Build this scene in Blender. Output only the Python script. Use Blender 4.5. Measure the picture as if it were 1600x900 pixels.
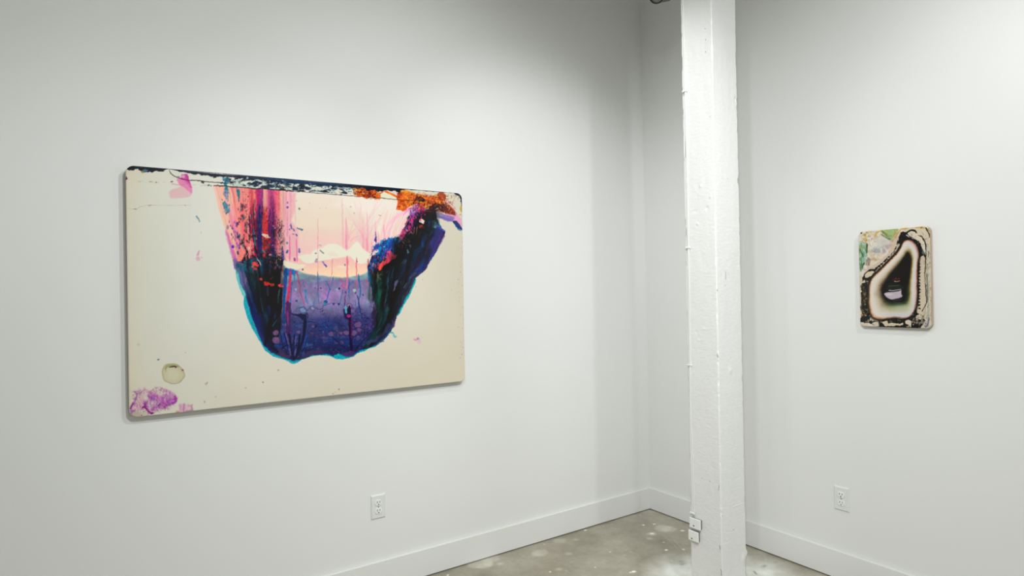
import bpy, bmesh, math, random
import numpy as np
from mathutils import Vector, Matrix, Euler

# ------------------------------------------------------------------ camera, world, light, exposure
scn = bpy.context.scene
for o in list(bpy.data.objects): bpy.data.objects.remove(o)
col = scn.collection
CAM = Vector((-2.98472, -2.84555, 1.415))
FOCAL = 974.0                                    # pixels, for a 1600 wide frame
RIGHT = Vector((0.82644, -0.56275, -0.017675)); UP = Vector((0.011559, -0.014428, 0.999829)); BACK = Vector((-0.562905, -0.826504, -0.00542))
cam_data = bpy.data.cameras.new('camera'); cam_data.sensor_width = 36; cam_data.lens = FOCAL/1600*36
cam = bpy.data.objects.new('camera', cam_data); col.objects.link(cam)
M = Matrix((RIGHT, UP, BACK)).transposed().to_4x4(); M.translation = CAM; cam.matrix_world = M
scn.camera = cam
scn.view_settings.view_transform = 'Standard'; scn.view_settings.look = 'None'; scn.view_settings.gamma = 1
scn.view_settings.use_curve_mapping = False; scn.view_settings.exposure = -0.05
world = bpy.data.worlds.new('world'); scn.world = world; world.use_nodes = True
wb = world.node_tree.nodes['Background']; wb.inputs[0].default_value = (0.985, 1.0, 0.965, 1); wb.inputs[1].default_value = 0.48
# the track lamps: label, head position, aim point, watts, cone in degrees
LAMP_TINT = (0.985, 1.0, 1.0)
LAMPS = [
    ('dark track spotlight at the left end of the middle ceiling track', (-2.7, -2.3, 3.1), (-0.8, 0, 0.7), 66, 85),
    ('dark track spotlight at the right end of the middle ceiling track', (-1.3, -2.3, 3.1), (-2.9, 0, 0.7), 91, 60),
    ('dark track spotlight at the left end of the front ceiling track', (-2.4, -1.4, 3.1), (0, -2.2, 1.3), 42, 60),
    ('dark track spotlight at the right end of the front ceiling track', (-1.3, -1.4, 3.1), (-0.8, 0, 1.3), 31, 85),
    ('dark track spotlight at the right end of the rear ceiling track', (-1.3, -3.1, 3.1), (0, -1.3, 1.3), 66, 85),
    ('dark track spotlight in the middle of the rear ceiling track', (-2.0, -3.1, 3.1), (-2.2, 0, 1.0), 152, 85),
    ('dark track spotlight at the left end of the rear ceiling track', (-3.4, -3.1, 3.1), (0, -2.2, 0.7), 198, 85),
]

# ------------------------------------------------------------------ helpers
def pix(px, py, axis, value):
    """the point where the view line through a photo pixel meets the plane axis = value (used to measure things)"""
    d = RIGHT*(px-800)+UP*(450-py)-BACK*FOCAL
    t = (value-CAM[axis])/d[axis]
    return CAM+d*t
def tag(o, label=None, cat=None, group=None, kind=None):
    if label: o['label'] = label
    if cat: o['category'] = cat
    if group: o['group'] = group
    if kind: o['kind'] = kind
    return o
def empty(name, loc, rz=0, **k):
    o = bpy.data.objects.new(name, None); o.empty_display_size = .05; col.objects.link(o); o.location = loc; o.rotation_euler = (0, 0, rz); tag(o, **k); return o
def link(name, me, mat, parent=None, smooth=False):
    o = bpy.data.objects.new(name, me); col.objects.link(o); me.materials.append(mat)
    if parent: o.parent = parent
    if smooth:
        me.polygons.foreach_set('use_smooth', [True]*len(me.polygons))
    return o
def bm_obj(name, bm, mat, parent=None, smooth=False):
    me = bpy.data.meshes.new(name); bmesh.ops.recalc_face_normals(bm, faces=bm.faces); bm.to_mesh(me); bm.free(); return link(name, me, mat, parent, smooth)
def add_box(bm, lo, hi, bev=0, seg=2):
    r = bmesh.ops.create_cube(bm, size=1); vs = r['verts']
    for v in vs:
        for i in range(3): v.co[i] = lo[i]+(v.co[i]+.5)*(hi[i]-lo[i])
    if bev:
        es = set(e for v in vs for e in v.link_edges); bmesh.ops.bevel(bm, geom=list(es), offset=bev, segments=seg, affect='EDGES', profile=.5)
def lathe(bm, prof, n=32, axis=Matrix.Identity(4)):
    """revolve (radius, z) points about z and place with a matrix"""
    rings = []
    for r, z in prof:
        if r < 1e-6: rings.append([bm.verts.new(axis @ Vector((0, 0, z)))])
        else: rings.append([bm.verts.new(axis @ Vector((r*math.cos(2*math.pi*k/n), r*math.sin(2*math.pi*k/n), z))) for k in range(n)])
    for a, b in zip(rings, rings[1:]):
        for k in range(n):
            if len(a) == 1 and len(b) == 1: continue
            if len(a) == 1: bm.faces.new((a[0], b[k], b[(k+1) % n]))
            elif len(b) == 1: bm.faces.new((a[k], a[(k+1) % n], b[0]))
            else: bm.faces.new((a[k], a[(k+1) % n], b[(k+1) % n], b[k]))
def tube(bm, pts, r, n=8):
    """round tube along points"""
    pts = [Vector(p) for p in pts]; prev = None; ref = Vector((0, 1, 0))
    for i, p in enumerate(pts):
        d = (pts[min(i+1, len(pts)-1)]-pts[max(i-1, 0)]).normalized()
        u = d.cross(ref)
        if u.length < 1e-3: u = d.cross(Vector((1, 0, 0)))
        u.normalize(); w = d.cross(u)
        ring = [bm.verts.new(p+(u*math.cos(2*math.pi*k/n)+w*math.sin(2*math.pi*k/n))*r) for k in range(n)]
        if prev:
            for k in range(n): bm.faces.new((prev[k], prev[(k+1) % n], ring[(k+1) % n], ring[k]))
        else: bm.faces.new(ring[::-1])
        prev = ring
    bm.faces.new(prev)
def grid_mesh(name, P):
    """mesh over an array of points P[j, i, 3]"""
    ny, nx = P.shape[:2]; me = bpy.data.meshes.new(name)
    a = (np.arange(ny-1)[:, None]*nx+np.arange(nx-1)[None, :]).ravel()
    q = np.stack([a, a+1, a+nx+1, a+nx], 1).astype(np.int32)
    me.vertices.add(ny*nx); me.vertices.foreach_set('co', P.reshape(-1).astype(np.float32))
    me.loops.add(q.size); me.loops.foreach_set('vertex_index', q.ravel())
    me.polygons.add(len(q)); me.polygons.foreach_set('loop_start', np.arange(0, q.size, 4, dtype=np.int32)); me.polygons.foreach_set('loop_total', np.full(len(q), 4, np.int32))
    me.update(calc_edges=True); me.polygons.foreach_set('use_smooth', np.ones(len(q), bool)); return me
def paint(me, rgb):
    """store linear colours, one per vertex"""
    at = me.color_attributes.new('pigment', 'FLOAT_COLOR', 'POINT')
    c = np.ones((rgb.size//3, 4), np.float32); c[:, :3] = rgb.reshape(-1, 3); at.data.foreach_set('color', c.ravel())
def lin(c):
    c = np.clip(np.asarray(c, np.float32), 0, 1); return np.where(c <= .04045, c/12.92, ((c+.055)/1.055)**2.4)

# ------------------------------------------------------------------ materials
def mat(name, rgb, rough=.5, spec=.5, coat=0, metal=0, bump=None, var=None):
    m = bpy.data.materials.new(name); m.use_nodes = True; nt = m.node_tree; b = nt.nodes['Principled BSDF']
    b.inputs['Base Color'].default_value = (*rgb, 1); b.inputs['Roughness'].default_value = rough; b.inputs['Metallic'].default_value = metal
    b.inputs['Specular IOR Level'].default_value = spec; b.inputs['Coat Weight'].default_value = coat; b.inputs['Coat Roughness'].default_value = .05
    tc = nt.nodes.new('ShaderNodeTexCoord')
    if bump:
        last = None
        for sc, st, dist, stretch in bump:
            mp = nt.nodes.new('ShaderNodeMapping'); mp.inputs['Scale'].default_value = stretch; nt.links.new(tc.outputs['Object'], mp.inputs[0])
            n = nt.nodes.new('ShaderNodeTexNoise'); n.inputs['Scale'].default_value = sc; n.inputs['Detail'].default_value = 4; nt.links.new(mp.outputs[0], n.inputs['Vector'])
            bp = nt.nodes.new('ShaderNodeBump'); bp.inputs['Strength'].default_value = st; bp.inputs['Distance'].default_value = dist
            nt.links.new(n.outputs['Fac'], bp.inputs['Height'])
            if last: nt.links.new(last.outputs[0], bp.inputs['Normal'])
            last = bp
        nt.links.new(last.outputs[0], b.inputs['Normal'])
    if var:
        sc, amt = var
        n = nt.nodes.new('ShaderNodeTexNoise'); n.inputs['Scale'].default_value = sc; n.inputs['Detail'].default_value = 3; nt.links.new(tc.outputs['Object'], n.inputs['Vector'])
        mx = nt.nodes.new('ShaderNodeMix'); mx.data_type = 'RGBA'
        mx.inputs['A'].default_value = (*[c*(1-amt) for c in rgb], 1); mx.inputs['B'].default_value = (*[min(1, c*(1+amt)) for c in rgb], 1)
        nt.links.new(n.outputs['Fac'], mx.inputs['Factor']); nt.links.new(mx.outputs['Result'], b.inputs['Base Color'])
    return m
def pigment(name, rough, coat=0, bump=None, spec=.5):
    m = mat(name, (.5, .5, .5), rough, spec, coat, 0, bump); nt = m.node_tree
    a = nt.nodes.new('ShaderNodeVertexColor'); a.layer_name = 'pigment'; nt.links.new(a.outputs[0], nt.nodes['Principled BSDF'].inputs['Base Color']); return m
ONE = (1, 1, 1)
M_WALL = mat('wall_paint', (.80, .812, .797), .75, .3, bump=[(160, .12, .001, ONE)], var=(1.3, .008))
M_TRIM = mat('trim_paint', (.80, .812, .797), .38, .5, bump=[(60, .06, .001, (1, 1, 4))])
M_CEIL = mat('ceiling_paint', (.7, .7, .66), .8, .2)
M_POST = mat('post_paint', (.80, .812, .797), .42, .5, bump=[(9, .5, .005, (1, 1, .35)), (60, .55, .002, (1, 1, .5)), (34, .45, .0025, (1, 1, 3))])
M_FLOOR = pigment('polished_concrete', .38, bump=[(40, .12, .001, ONE)])
M_ART = pigment('resin_print', .15, 0, spec=.38)
M_EDGE = mat('pale_panel_edge', (.52, .47, .38), .4, var=(8, .06))
M_EDGE2 = mat('tan_panel_edge', (.52, .37, .25), .4, var=(20, .1))
M_PLATE = mat('white_plastic', (.76, .79, .77), .3, var=(5, .01))
M_BOX = mat('box_plastic', (.84, .86, .84), .35, var=(5, .01))
M_DARK = mat('dark_slot', (.03, .03, .03), .6, var=(30, .1))
M_GREY = mat('screw_metal', (.45, .46, .45), .35, metal=.7, var=(50, .05))
M_CRACK_SHADE = mat('crack_and_gap_shade', (.30, .30, .28), .8, var=(30, .1))
M_BOX_SHADE = mat('box_side_shade', (.22, .23, .22), .5, var=(30, .05))
M_CABLE = mat('cable_sheath', (.8, .81, .79), .4, var=(30, .02))
M_LAMP = mat('lamp_housing', (.12, .12, .115), .45, var=(20, .08))
M_RIM = mat('lamp_rim', (.015, .015, .015), .4, var=(20, .1))
M_LENS = mat('frosted_lens', (.36, .38, .37), .2, var=(30, .04))

# ------------------------------------------------------------------ a small painter for the artworks and the concrete
class Canvas:
    """small raster painter; coordinates are in a working frame x0..x1, y0..y1, S samples per unit"""
    def __init__(s, x0, y0, x1, y1, S, base):
        s.x0, s.y0, s.S = x0, y0, S
        s.w, s.h = int((x1-x0)*S), int((y1-y0)*S)
        s.im = np.empty((s.h, s.w, 3), np.float32); s.im[:] = np.array(base, np.float32)/255
        s.n = {}
        s.rng = random.Random(5)
    def grid(s, bx):
        i0 = max(0, int((bx[0]-s.x0)*s.S)); i1 = min(s.w, int((bx[2]-s.x0)*s.S)+1)
        j0 = max(0, int((bx[1]-s.y0)*s.S)); j1 = min(s.h, int((bx[3]-s.y0)*s.S)+1)
        if i1 <= i0 or j1 <= j0: return None
        X, Y = np.meshgrid(s.x0+(np.arange(i0, i1)+.5)/s.S, s.y0+(np.arange(j0, j1)+.5)/s.S)
        return slice(j0, j1), slice(i0, i1), X, Y
    def noise(s, X, Y, sx, sy, seed=0, octv=3):
        """value noise in about 0..1"""
        out = 0; amp = 1; tot = 0
        for o in range(octv):
            k = (seed*7+o)
            if k not in s.n: s.n[k] = np.random.RandomState(k+11).rand(256, 256).astype(np.float32)
            T = s.n[k]
            u = X/sx*2**o+k*13.7; v = Y/sy*2**o+k*5.3
            iu = np.floor(u).astype(int); iv = np.floor(v).astype(int)
            fu = u-iu; fv = v-iv; fu = fu*fu*(3-2*fu); fv = fv*fv*(3-2*fv)
            a = T[iv % 256, iu % 256]; b = T[iv % 256, (iu+1) % 256]; c = T[(iv+1) % 256, iu % 256]; d = T[(iv+1) % 256, (iu+1) % 256]
            out = out+amp*((a*(1-fu)+b*fu)*(1-fv)+(c*(1-fu)+d*fu)*fv); tot += amp; amp *= .55
        return out/tot
    def ripple(s, amp, sc, seed, bx=None):
        """shift everything by a small noise so that drawn edges turn organic"""
        X, Y = np.meshgrid(np.arange(s.w), np.arange(s.h)); Z = s.S
        dx = (s.noise(X, Y, sc*Z, sc*Z, seed)-.5)*2*amp*Z; dy = (s.noise(X, Y, sc*Z, sc*Z, seed+1)-.5)*2*amp*Z
        s.im = s.sample(X+dx, Y+dy)
    def sample(s, x, y):
        x = np.clip(x, 0, s.w-1.001); y = np.clip(y, 0, s.h-1.001); i = x.astype(int); j = y.astype(int)
        fx = (x-i)[..., None]; fy = (y-j)[..., None]; m = s.im
        return ((m[j, i]*(1-fx)+m[j, i+1]*fx)*(1-fy)+(m[j+1, i]*(1-fx)+m[j+1, i+1]*fx)*fy).astype(np.float32)
    def put(s, g, m, col):
        js, is_, X, Y = g
        t = s.im[js, is_]
        c = col if isinstance(col, np.ndarray) and col.ndim == 3 else np.array(col, np.float32)/255
        m = np.clip(m, 0, 1)[..., None]
        s.im[js, is_] = t*(1-m)+c*m
    def sd(s, X, Y, P):
        """signed distance to a closed polygon, positive inside"""
        P = np.array(P, float); n = len(P)
        d2 = np.full(X.shape, 1e9); ins = np.zeros(X.shape, bool)
        for i in range(n):
            ax, ay = P[i]; bx, by = P[(i+1) % n]
            ex, ey = bx-ax, by-ay
            t = np.clip(((X-ax)*ex+(Y-ay)*ey)/(ex*ex+ey*ey+1e-9), 0, 1)
            d2 = np.minimum(d2, (X-ax-t*ex)**2+(Y-ay-t*ey)**2)
            c = (ay > Y) != (by > Y)
            if by != ay: ins ^= c & (X < ax+(Y-ay)/(by-ay)*ex)
        return np.where(ins, 1, -1)*np.sqrt(d2)
    def warp(s, X, Y, rag, rs, seed):
        if rag <= 0: return X, Y
        return (X+(s.noise(X, Y, rs, rs, seed)-.5)*2*rag, Y+(s.noise(X, Y, rs, rs, seed+1)-.5)*2*rag)
    def mask(s, P, soft=.35, rag=0, rs=4, seed=3):
        P = np.array(P, float); pad = soft*2+rag+1
        g = s.grid((P[:, 0].min()-pad, P[:, 1].min()-pad, P[:, 0].max()+pad, P[:, 1].max()+pad))
        if g is None: return None, None
        X, Y = s.warp(g[2], g[3], rag, rs, seed)
        return g, np.clip(s.sd(X, Y, P)/(2*soft)+.5, 0, 1)
    def poly(s, P, col, a=1, soft=.35, rag=0, rs=4, seed=3):
        g, m = s.mask(P, soft, rag, rs, seed)
        if g: s.put(g, m*a, col)
    def smooth(s, P, k=6, closed=True):
        P = [np.array(p, float) for p in P]; n = len(P); out = []
        rngi = range(n) if closed else range(n-1)
        for i in rngi:
            if closed: a, b, c, d = P[i-1], P[i], P[(i+1) % n], P[(i+2) % n]
            else: a, b, c, d = P[max(i-1, 0)], P[i], P[i+1], P[min(i+2, n-1)]
            for t in np.arange(k)/k:
                out.append(.5*((2*b)+(c-a)*t+(2*a-5*b+4*c-d)*t*t+(3*b-a-3*c+d)*t**3))
        if not closed: out.append(P[-1])
        return out
    def blob(s, P, col, a=1, soft=.35, rag=0, rs=4, seed=3): s.poly(s.smooth(P, 5), col, a, soft, rag, rs, seed)
    def line(s, P, col, w=.6, a=1, w1=None, soft=.35, rag=0, rs=3, seed=3, curve=True):
        """w, w1: half widths at the two ends"""
        if w1 is None: w1 = w
        if curve and len(P) > 2: P = s.smooth(P, 5, False)
        P = np.array(P, float); pad = max(w, w1)+soft*2+rag+1
        g = s.grid((P[:, 0].min()-pad, P[:, 1].min()-pad, P[:, 0].max()+pad, P[:, 1].max()+pad))
        if g is None: return
        X, Y = s.warp(g[2], g[3], rag, rs, seed)
        best = np.full(X.shape, -1e9); n = len(P)-1
        for i in range(n):
            (ax, ay), (bx, by) = P[i], P[i+1]; ex, ey = bx-ax, by-ay
            t = np.clip(((X-ax)*ex+(Y-ay)*ey)/(ex*ex+ey*ey+1e-9), 0, 1)
            tau = (i+t)/n; ww = (w+(w1-w)*tau)*np.clip(7*np.minimum(tau, 1-tau)+.3, 0, 1)
            best = np.maximum(best, ww-np.hypot(X-ax-t*ex, Y-ay-t*ey))
        s.put(g, np.clip(best/(2*soft)+.5, 0, 1)*a, col)
    def spot(s, x, y, rx, ry, col, a=1, soft=.4, rag=0, rs=2, rot=0, seed=3):
        r = max(rx, ry)+soft*2+rag+1
        g = s.grid((x-r, y-r, x+r, y+r))
        if g is None: return
        X, Y = s.warp(g[2], g[3], rag, rs, seed)
        c, q = math.cos(rot), math.sin(rot)
        u = ((X-x)*c+(Y-y)*q)/rx; v = (-(X-x)*q+(Y-y)*c)/ry
        d = (1-np.hypot(u, v))*min(rx, ry)
        s.put(g, np.clip(d/(2*soft)+.5, 0, 1)*a, col)
    def ring(s, x, y, rx, ry, w, col, a=1, soft=.3, rag=.4, rs=3, seed=3):
        r = max(rx, ry)+w+soft*2+rag+1
        g = s.grid((x-r, y-r, x+r, y+r))
        if g is None: return
        X, Y = s.warp(g[2], g[3], rag, rs, seed)
        d = w-np.abs(np.hypot((X-x)/rx, (Y-y)/ry)-1)*min(rx, ry)
        s.put(g, np.clip(d/(2*soft)+.5, 0, 1)*a, col)
    def scatter(s, P, n, cols, r=(.4, 1.2), a=1, asp=1, seed=1, rag=.5, rot=0):
        """n small ragged flecks dropped inside a polygon"""
        R = random.Random(seed); P = np.array(P, float); lo, hi = P.min(0), P.max(0); k = 0; t = 0
        while k < n and t < n*30:
            t += 1; x = R.uniform(lo[0], hi[0]); y = R.uniform(lo[1], hi[1])
            if s.sd(np.array([x]), np.array([y]), P)[0] < 0: continue
            q = R.uniform(*r); s.spot(x, y, q, q*asp*R.uniform(.7, 1.4), R.choice(cols), a*R.uniform(.6, 1), rag=rag, seed=R.randint(0, 5), rot=rot); k += 1
def speckle(c, P, cols, th, a=.9, sx=1.6, sy=2.2, seed=80, soft=3):
    """fine ragged grain inside a polygon; th is the share left clear"""
    gg, mk = c.mask(P, soft, 2, 5); X, Y = gg[2], gg[3]; R = random.Random(seed)
    for k, cl in enumerate(cols):
        q = c.noise(X, Y, sx, sy, seed+k*3, 2)*.7+c.noise(X, Y, sx*6, sy*6, seed+k*3+1, 2)*.3
        c.put(gg, mk*a*np.clip((q-th)*14, 0, 1), cl)
def mottle(c, amt, sc, seed):
    """grain in the strongly coloured and dark passages only"""
    X, Y = np.meshgrid(np.arange(c.w), np.arange(c.h)); im = c.im
    k = np.clip((im.max(-1)-im.min(-1)-.12)*4, 0, 1)*np.clip((.92-im.max(-1))*4, .15, 1)
    q = c.noise(X, Y, sc*c.S, sc*1.5*c.S, seed, 3)-.5
    c.im = np.clip(im*(1+(q*k*amt)[..., None]), 0, 1).astype(np.float32)
def ramp(v, stops):
    """piecewise linear colours over the value v; stops = [(value, (r,g,b)), ...]"""
    xs = [q[0] for q in stops]
    return np.stack([np.interp(v, xs, [q[1][c]/255 for q in stops]) for c in range(3)], -1).astype(np.float32)

# ------------------------------------------------------------------ the large artwork
def yt(x): return 258.9+.0836*(x-207)
def paint_big():
    c = Canvas(190, 250, 732, 662, 3, (206, 205, 191))
    C = c
    full = c.grid((190, 250, 732, 662)); X, Y = full[2], full[3]
    # cream resin ground with slow drifts of tone
    n1 = c.noise(X, Y, 140, 110, 1); n2 = c.noise(X, Y, 40, 60, 2)
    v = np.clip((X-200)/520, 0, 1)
    g = ramp(v, [(0, (214, 212, 198)), (.2, (216, 216, 206)), (.45, (214, 210, 197)), (.8, (209, 203, 187)), (1, (207, 200, 182))])  # paler left end: hazy reflection put into the cream colour
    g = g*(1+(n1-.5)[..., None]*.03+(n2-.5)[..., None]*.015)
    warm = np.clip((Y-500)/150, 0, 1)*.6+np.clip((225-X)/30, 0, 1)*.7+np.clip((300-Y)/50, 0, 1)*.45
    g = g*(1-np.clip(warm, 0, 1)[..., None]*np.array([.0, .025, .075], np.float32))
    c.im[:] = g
    # ---------------- pale centre field
    c.poly([(440, 300), (520, 303), (600, 309), (655, 318), (664, 330), (600, 400), (560, 425), (440, 420)], (226, 214, 202), 1, 4)
    m = c.mask([(446, 300), (535, 304), (560, 330), (590, 370), (585, 400), (450, 402), (444, 330)], 8)
    gg, mk = m; Xg, Yg = gg[2], gg[3]
    col = ramp(Yg+(c.noise(Xg, Yg, 30, 20, 4)-.5)*14, [(300, (224, 212, 198)), (330, (221, 206, 188)), (352, (222, 204, 186)), (366, (224, 195, 182)), (385, (228, 190, 182)), (400, (228, 186, 176))])
    c.put(gg, mk, col)
    c.poly([(560, 330), (640, 328), (650, 318), (600, 312), (540, 306), (520, 320)], (228, 218, 208), .8, 6)
    # ---------------- fine pink rays in the right of the field
    R = random.Random(3)
    for i in range(44):
        x0 = R.uniform(556, 582); y0 = R.uniform(372, 398)
        t = R.uniform(0, 1); x1 = 535+t*70+R.uniform(-4, 4); y1 = R.uniform(312, 345)
        c.line([(x0, y0), (x0*.62+x1*.38+(1-t)*2, y0*.5+y1*.5), (x1, y1)], R.choice([(233, 170, 180), (228, 190, 190), (238, 150, 170), (214, 190, 190)]), R.uniform(.6, 1.6), R.uniform(.15, .4), .3, 1)
    for i in range(26):
        t = i/25; x1 = 602+t*52+R.uniform(-2, 2); y1 = 334+R.uniform(-8, 6)-t*8; x0 = 590+t*40; y0 = 396-t*26
        c.line([(x0, y0), (x0+(x1-x0)*.25, y0-24), (x1, y1)], R.choice([(236, 150, 175), (240, 180, 190), (226, 200, 196), (230, 170, 160)]), R.uniform(.6, 1.8), R.uniform(.25, .55), .4, .9)
    for x, w, y0, y1, a in [(536, 1.6, 310, 388, .35), (542, 2.2, 340, 390, .55), (541, 1, 365, 390, .8), (545, 1, 355, 376, .4), (575, 1.2, 330, 395, .45), (588, 1.4, 345, 392, .4), (601, 1.5, 350, 376, .6), (568, 1.5, 365, 390, .6), (574, 2, 372, 392, .6), (582, 1.8, 378, 396, .6), (592, 1.5, 362, 384, .5)]:
        c.line([(x-1.5, y0), (x, y1)], (224, 130, 160), w*.5, a, w, .8, rag=.6, rs=5)
    c.line([(600, 372), (606, 352), (618, 340), (634, 330)], (245, 165, 200), 1.5, .5, 2.6, 1)
    c.line([(548, 378), (553, 371), (560, 369)], (225, 150, 165), 1, .6, .3, .6)
    for P in [[(546, 372), (549, 355), (553, 348)], [(549, 366), (552, 360), (556, 358)], [(560, 358), (568, 372), (573, 385)], [(553, 350), (564, 362), (573, 378)]]:
        c.line(P, (225, 155, 165), .7, .5, .4)
    # ---------------- pink translucent band left of the field
    c.poly([(443, 299), (462, 301), (461, 330), (455, 345), (466, 360), (466, 412), (440, 412)], (224, 165, 172), .9, 2)
    # ---------------- clouds and sunset
    def clouds():
        c.poly([(440, 404), (466, 401), (500, 392), (560, 400), (580, 398), (582, 440), (440, 440)], (231, 184, 174), 1, 2)
        gg, mk = c.mask([(470, 404), (520, 405), (560, 404), (582, 402), (584, 430), (560, 436), (530, 438), (500, 432), (470, 427)], 3)
        c.put(gg, mk, ramp(gg[3], [(402, (226, 175, 170)), (412, (230, 184, 172)), (422, (235, 198, 172)), (432, (236, 208, 172))]))
        c.blob([(464, 401), (474, 399), (484, 396), (492, 390), (503, 387), (514, 381), (524, 381), (534, 386), (542, 391), (549, 385), (556, 378), (561, 378), (565, 386), (573, 393), (581, 397), (590, 392), (592, 400), (584, 404), (578, 410), (566, 412), (556, 410), (552, 405), (545, 401), (530, 403), (517, 405), (502, 407), (490, 410), (480, 411), (471, 407)], (221, 216, 198), 1, .9, rag=1.2, rs=7)
        c.blob([(441, 407), (452, 410), (466, 413), (478, 414), (474, 418), (462, 421), (450, 420), (443, 414)], (222, 214, 192), 1, .8, rag=.6)
        c.blob([(518, 393), (530, 399), (526, 401), (512, 398)], (222, 205, 188), .6, 1)
        c.blob([(530, 415), (545, 416), (542, 420), (528, 418)], (226, 214, 190), .6, 1)
    clouds()
    # ---------------- cyan rim
    cy = [(368, 416), (368.5, 426), (371, 438), (374, 450), (378, 459), (381.5, 464), (380.5, 474), (384, 488), (388, 500), (396, 517), (404, 531), (410, 540), (414, 547), (424, 555), (430, 558), (441, 561), (449, 564), (456, 568), (459, 568.4), (464, 567), (470, 563), (480, 559), (492, 556), (500, 555), (515, 556), (521, 559), (527, 561.5), (534, 561.5), (546, 559), (552, 557), (558, 552), (570, 549), (576, 545), (586, 542), (600, 529), (606, 525), (611, 518), (606, 512), (560, 540), (500, 540), (430, 530), (400, 480), (378, 430)]
    c.poly(cy, (0, 160, 180), 1, .5)
    c.poly([(367, 416), (367.5, 426), (370.5, 438), (374, 450), (378, 459), (382, 465), (384, 460), (375, 440), (371, 420)], (130, 196, 188), .8, .9)
    c.blob([(366, 408), (370, 411), (371, 420), (366, 420)], (30, 160, 190), .9, .6, rag=.6)
    # right hand cyan rim
    c.poly([(649, 434), (650.5, 438), (645, 451), (639, 464), (631, 477), (624, 491), (621, 494), (616, 490), (640, 440)], (20, 168, 180), 1, .5)
    c.poly([(686, 383), (684, 390), (680, 397), (674, 407), (670, 400)], (60, 180, 175), 1, .5)
    # ---------------- lake
    L = [(444, 418), (450, 420), (462, 422), (472, 426), (490, 430), (510, 432), (530, 434), (548, 433), (562, 430), (578, 424), (596, 424), (610, 470), (617, 505), (611, 516), (603, 527), (590, 538), (576, 544), (562, 548), (556, 552), (549, 556), (540, 555.5), (528, 553), (521, 556), (513, 552.5), (500, 554), (490, 555), (480, 559), (468, 562), (458, 564), (450, 561), (443, 559), (432, 555), (424, 551), (412, 537), (412, 505), (436, 470)]
    gg, mk = c.mask(L, 1.2, .8, 6)
    Xg, Yg = gg[2], gg[3]
    t = Yg-(c.noise(Xg, Yg, 26, 10, 7)-.5)*16-np.abs(Xg-535)*.03
    col = ramp(t, [(424, (122, 160, 164)), (433, (116, 140, 156)), (438, (116, 104, 146)), (450, (132, 112, 158)), (462, (138, 122, 168)), (475, (126, 118, 164)), (486, (100, 88, 136)), (496, (64, 60, 112)), (508, (46, 52, 104)), (520, (54, 46, 96)), (532, (32, 42, 96)), (545, (28, 34, 80)), (562, (40, 32, 68))])
    ti = np.clip((c.noise(Xg, Yg, 12, 26, 61)-.5)*3, -1, 1)*np.clip((Yg-440)/10, 0, 1)*np.clip((500-Yg)/20, 0, 1)
    col = col+ti[..., None]*np.array([.07, -.015, .03], np.float32)
    f = c.noise(Xg, Yg, 9, 12, 9); f2 = c.noise(Xg, Yg, 2.5, 3, 10)
    col = col*(1+(f-.5)[..., None]*.32+(f2-.5)[..., None]*.16)
    bl = np.clip((c.noise(Xg, Yg, 14, 10, 12)-.52)*4, 0, 1)*np.clip((Yg-490)/20, 0, 1)
    col = col*(1-.7*bl[..., None])+np.array([28, 62, 138], np.float32)/255*.7*bl[..., None]
    c.put(gg, mk, col)
    # foam: cell walls where two noises cross, lit cells between
    for sc, th, y0, y1, al, sd_ in ((6, .022, 478, 560, .75, 62), (3.4, .03, 500, 560, .55, 63), (9, .016, 470, 560, .7, 64)):
        q = c.noise(Xg, Yg, sc, sc, sd_, 2); ln = np.clip(1.4-np.abs(q-.5)/th, 0, 1)*np.clip((Yg-y0)/14, 0, 1)*np.clip(.25+(c.noise(Xg, Yg, 22, 16, sd_+5)-.4)*5, 0, 1)
        lt = np.clip((q-.64)*9, 0, 1)*np.clip((Yg-y0-8)/16, 0, 1)*np.clip((c.noise(Xg, Yg, 20, 14, sd_+9)-.45)*6, 0, 1)
        c.put(gg, mk*lt*.6, ramp(c.noise(Xg, Yg, 12, 10, sd_+3), [(.3, (50, 80, 130)), (.5, (86, 70, 122)), (.7, (112, 78, 124))]))
        c.put(gg, mk*ln*al, (20, 24, 62))
    c.blob([(506, 478), (520, 476), (535, 478), (536, 470), (524, 474), (514, 484)], (130, 125, 180), .4, 2)
    c.poly([(445, 418), (460, 422), (466, 424), (462, 428), (450, 432), (443, 428)], (20, 85, 175), .9, 1.2, rag=1)
    # bubbles: small cells with dark outlines
    R = random.Random(11)
    def cell(x, y, r, fill, a=.8, ol=(24, 28, 74), w=.45):
        sd_ = R.randint(0, 6); q = R.uniform(.75, 1.15); fill = tuple(v*.78 for v in fill) if y > 495 else fill; a *= .85
        c.spot(x, y, r, r*q, fill, a*.85, rag=r*.45, rs=r*1.3, seed=sd_)
        c.ring(x, y, r, r*q, w, ol, .6, rag=r*.45, rs=r*1.3, seed=sd_)
    for i in range(46):
        x = R.uniform(462, 592); y = R.uniform(506, 540)
        cell(x, y, R.uniform(.8, 2.6), R.choice([(92, 96, 158), (130, 104, 158), (60, 92, 160), (70, 110, 150)]), .55, w=.3)
    for i in range(70):
        x = R.uniform(545, 596); y = R.uniform(480, 540)
        cell(x, y, R.uniform(1, 3), R.choice([(120, 96, 160), (146, 104, 150), (96, 84, 150), (60, 60, 130)]), .6, (30, 24, 80), .35)
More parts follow.
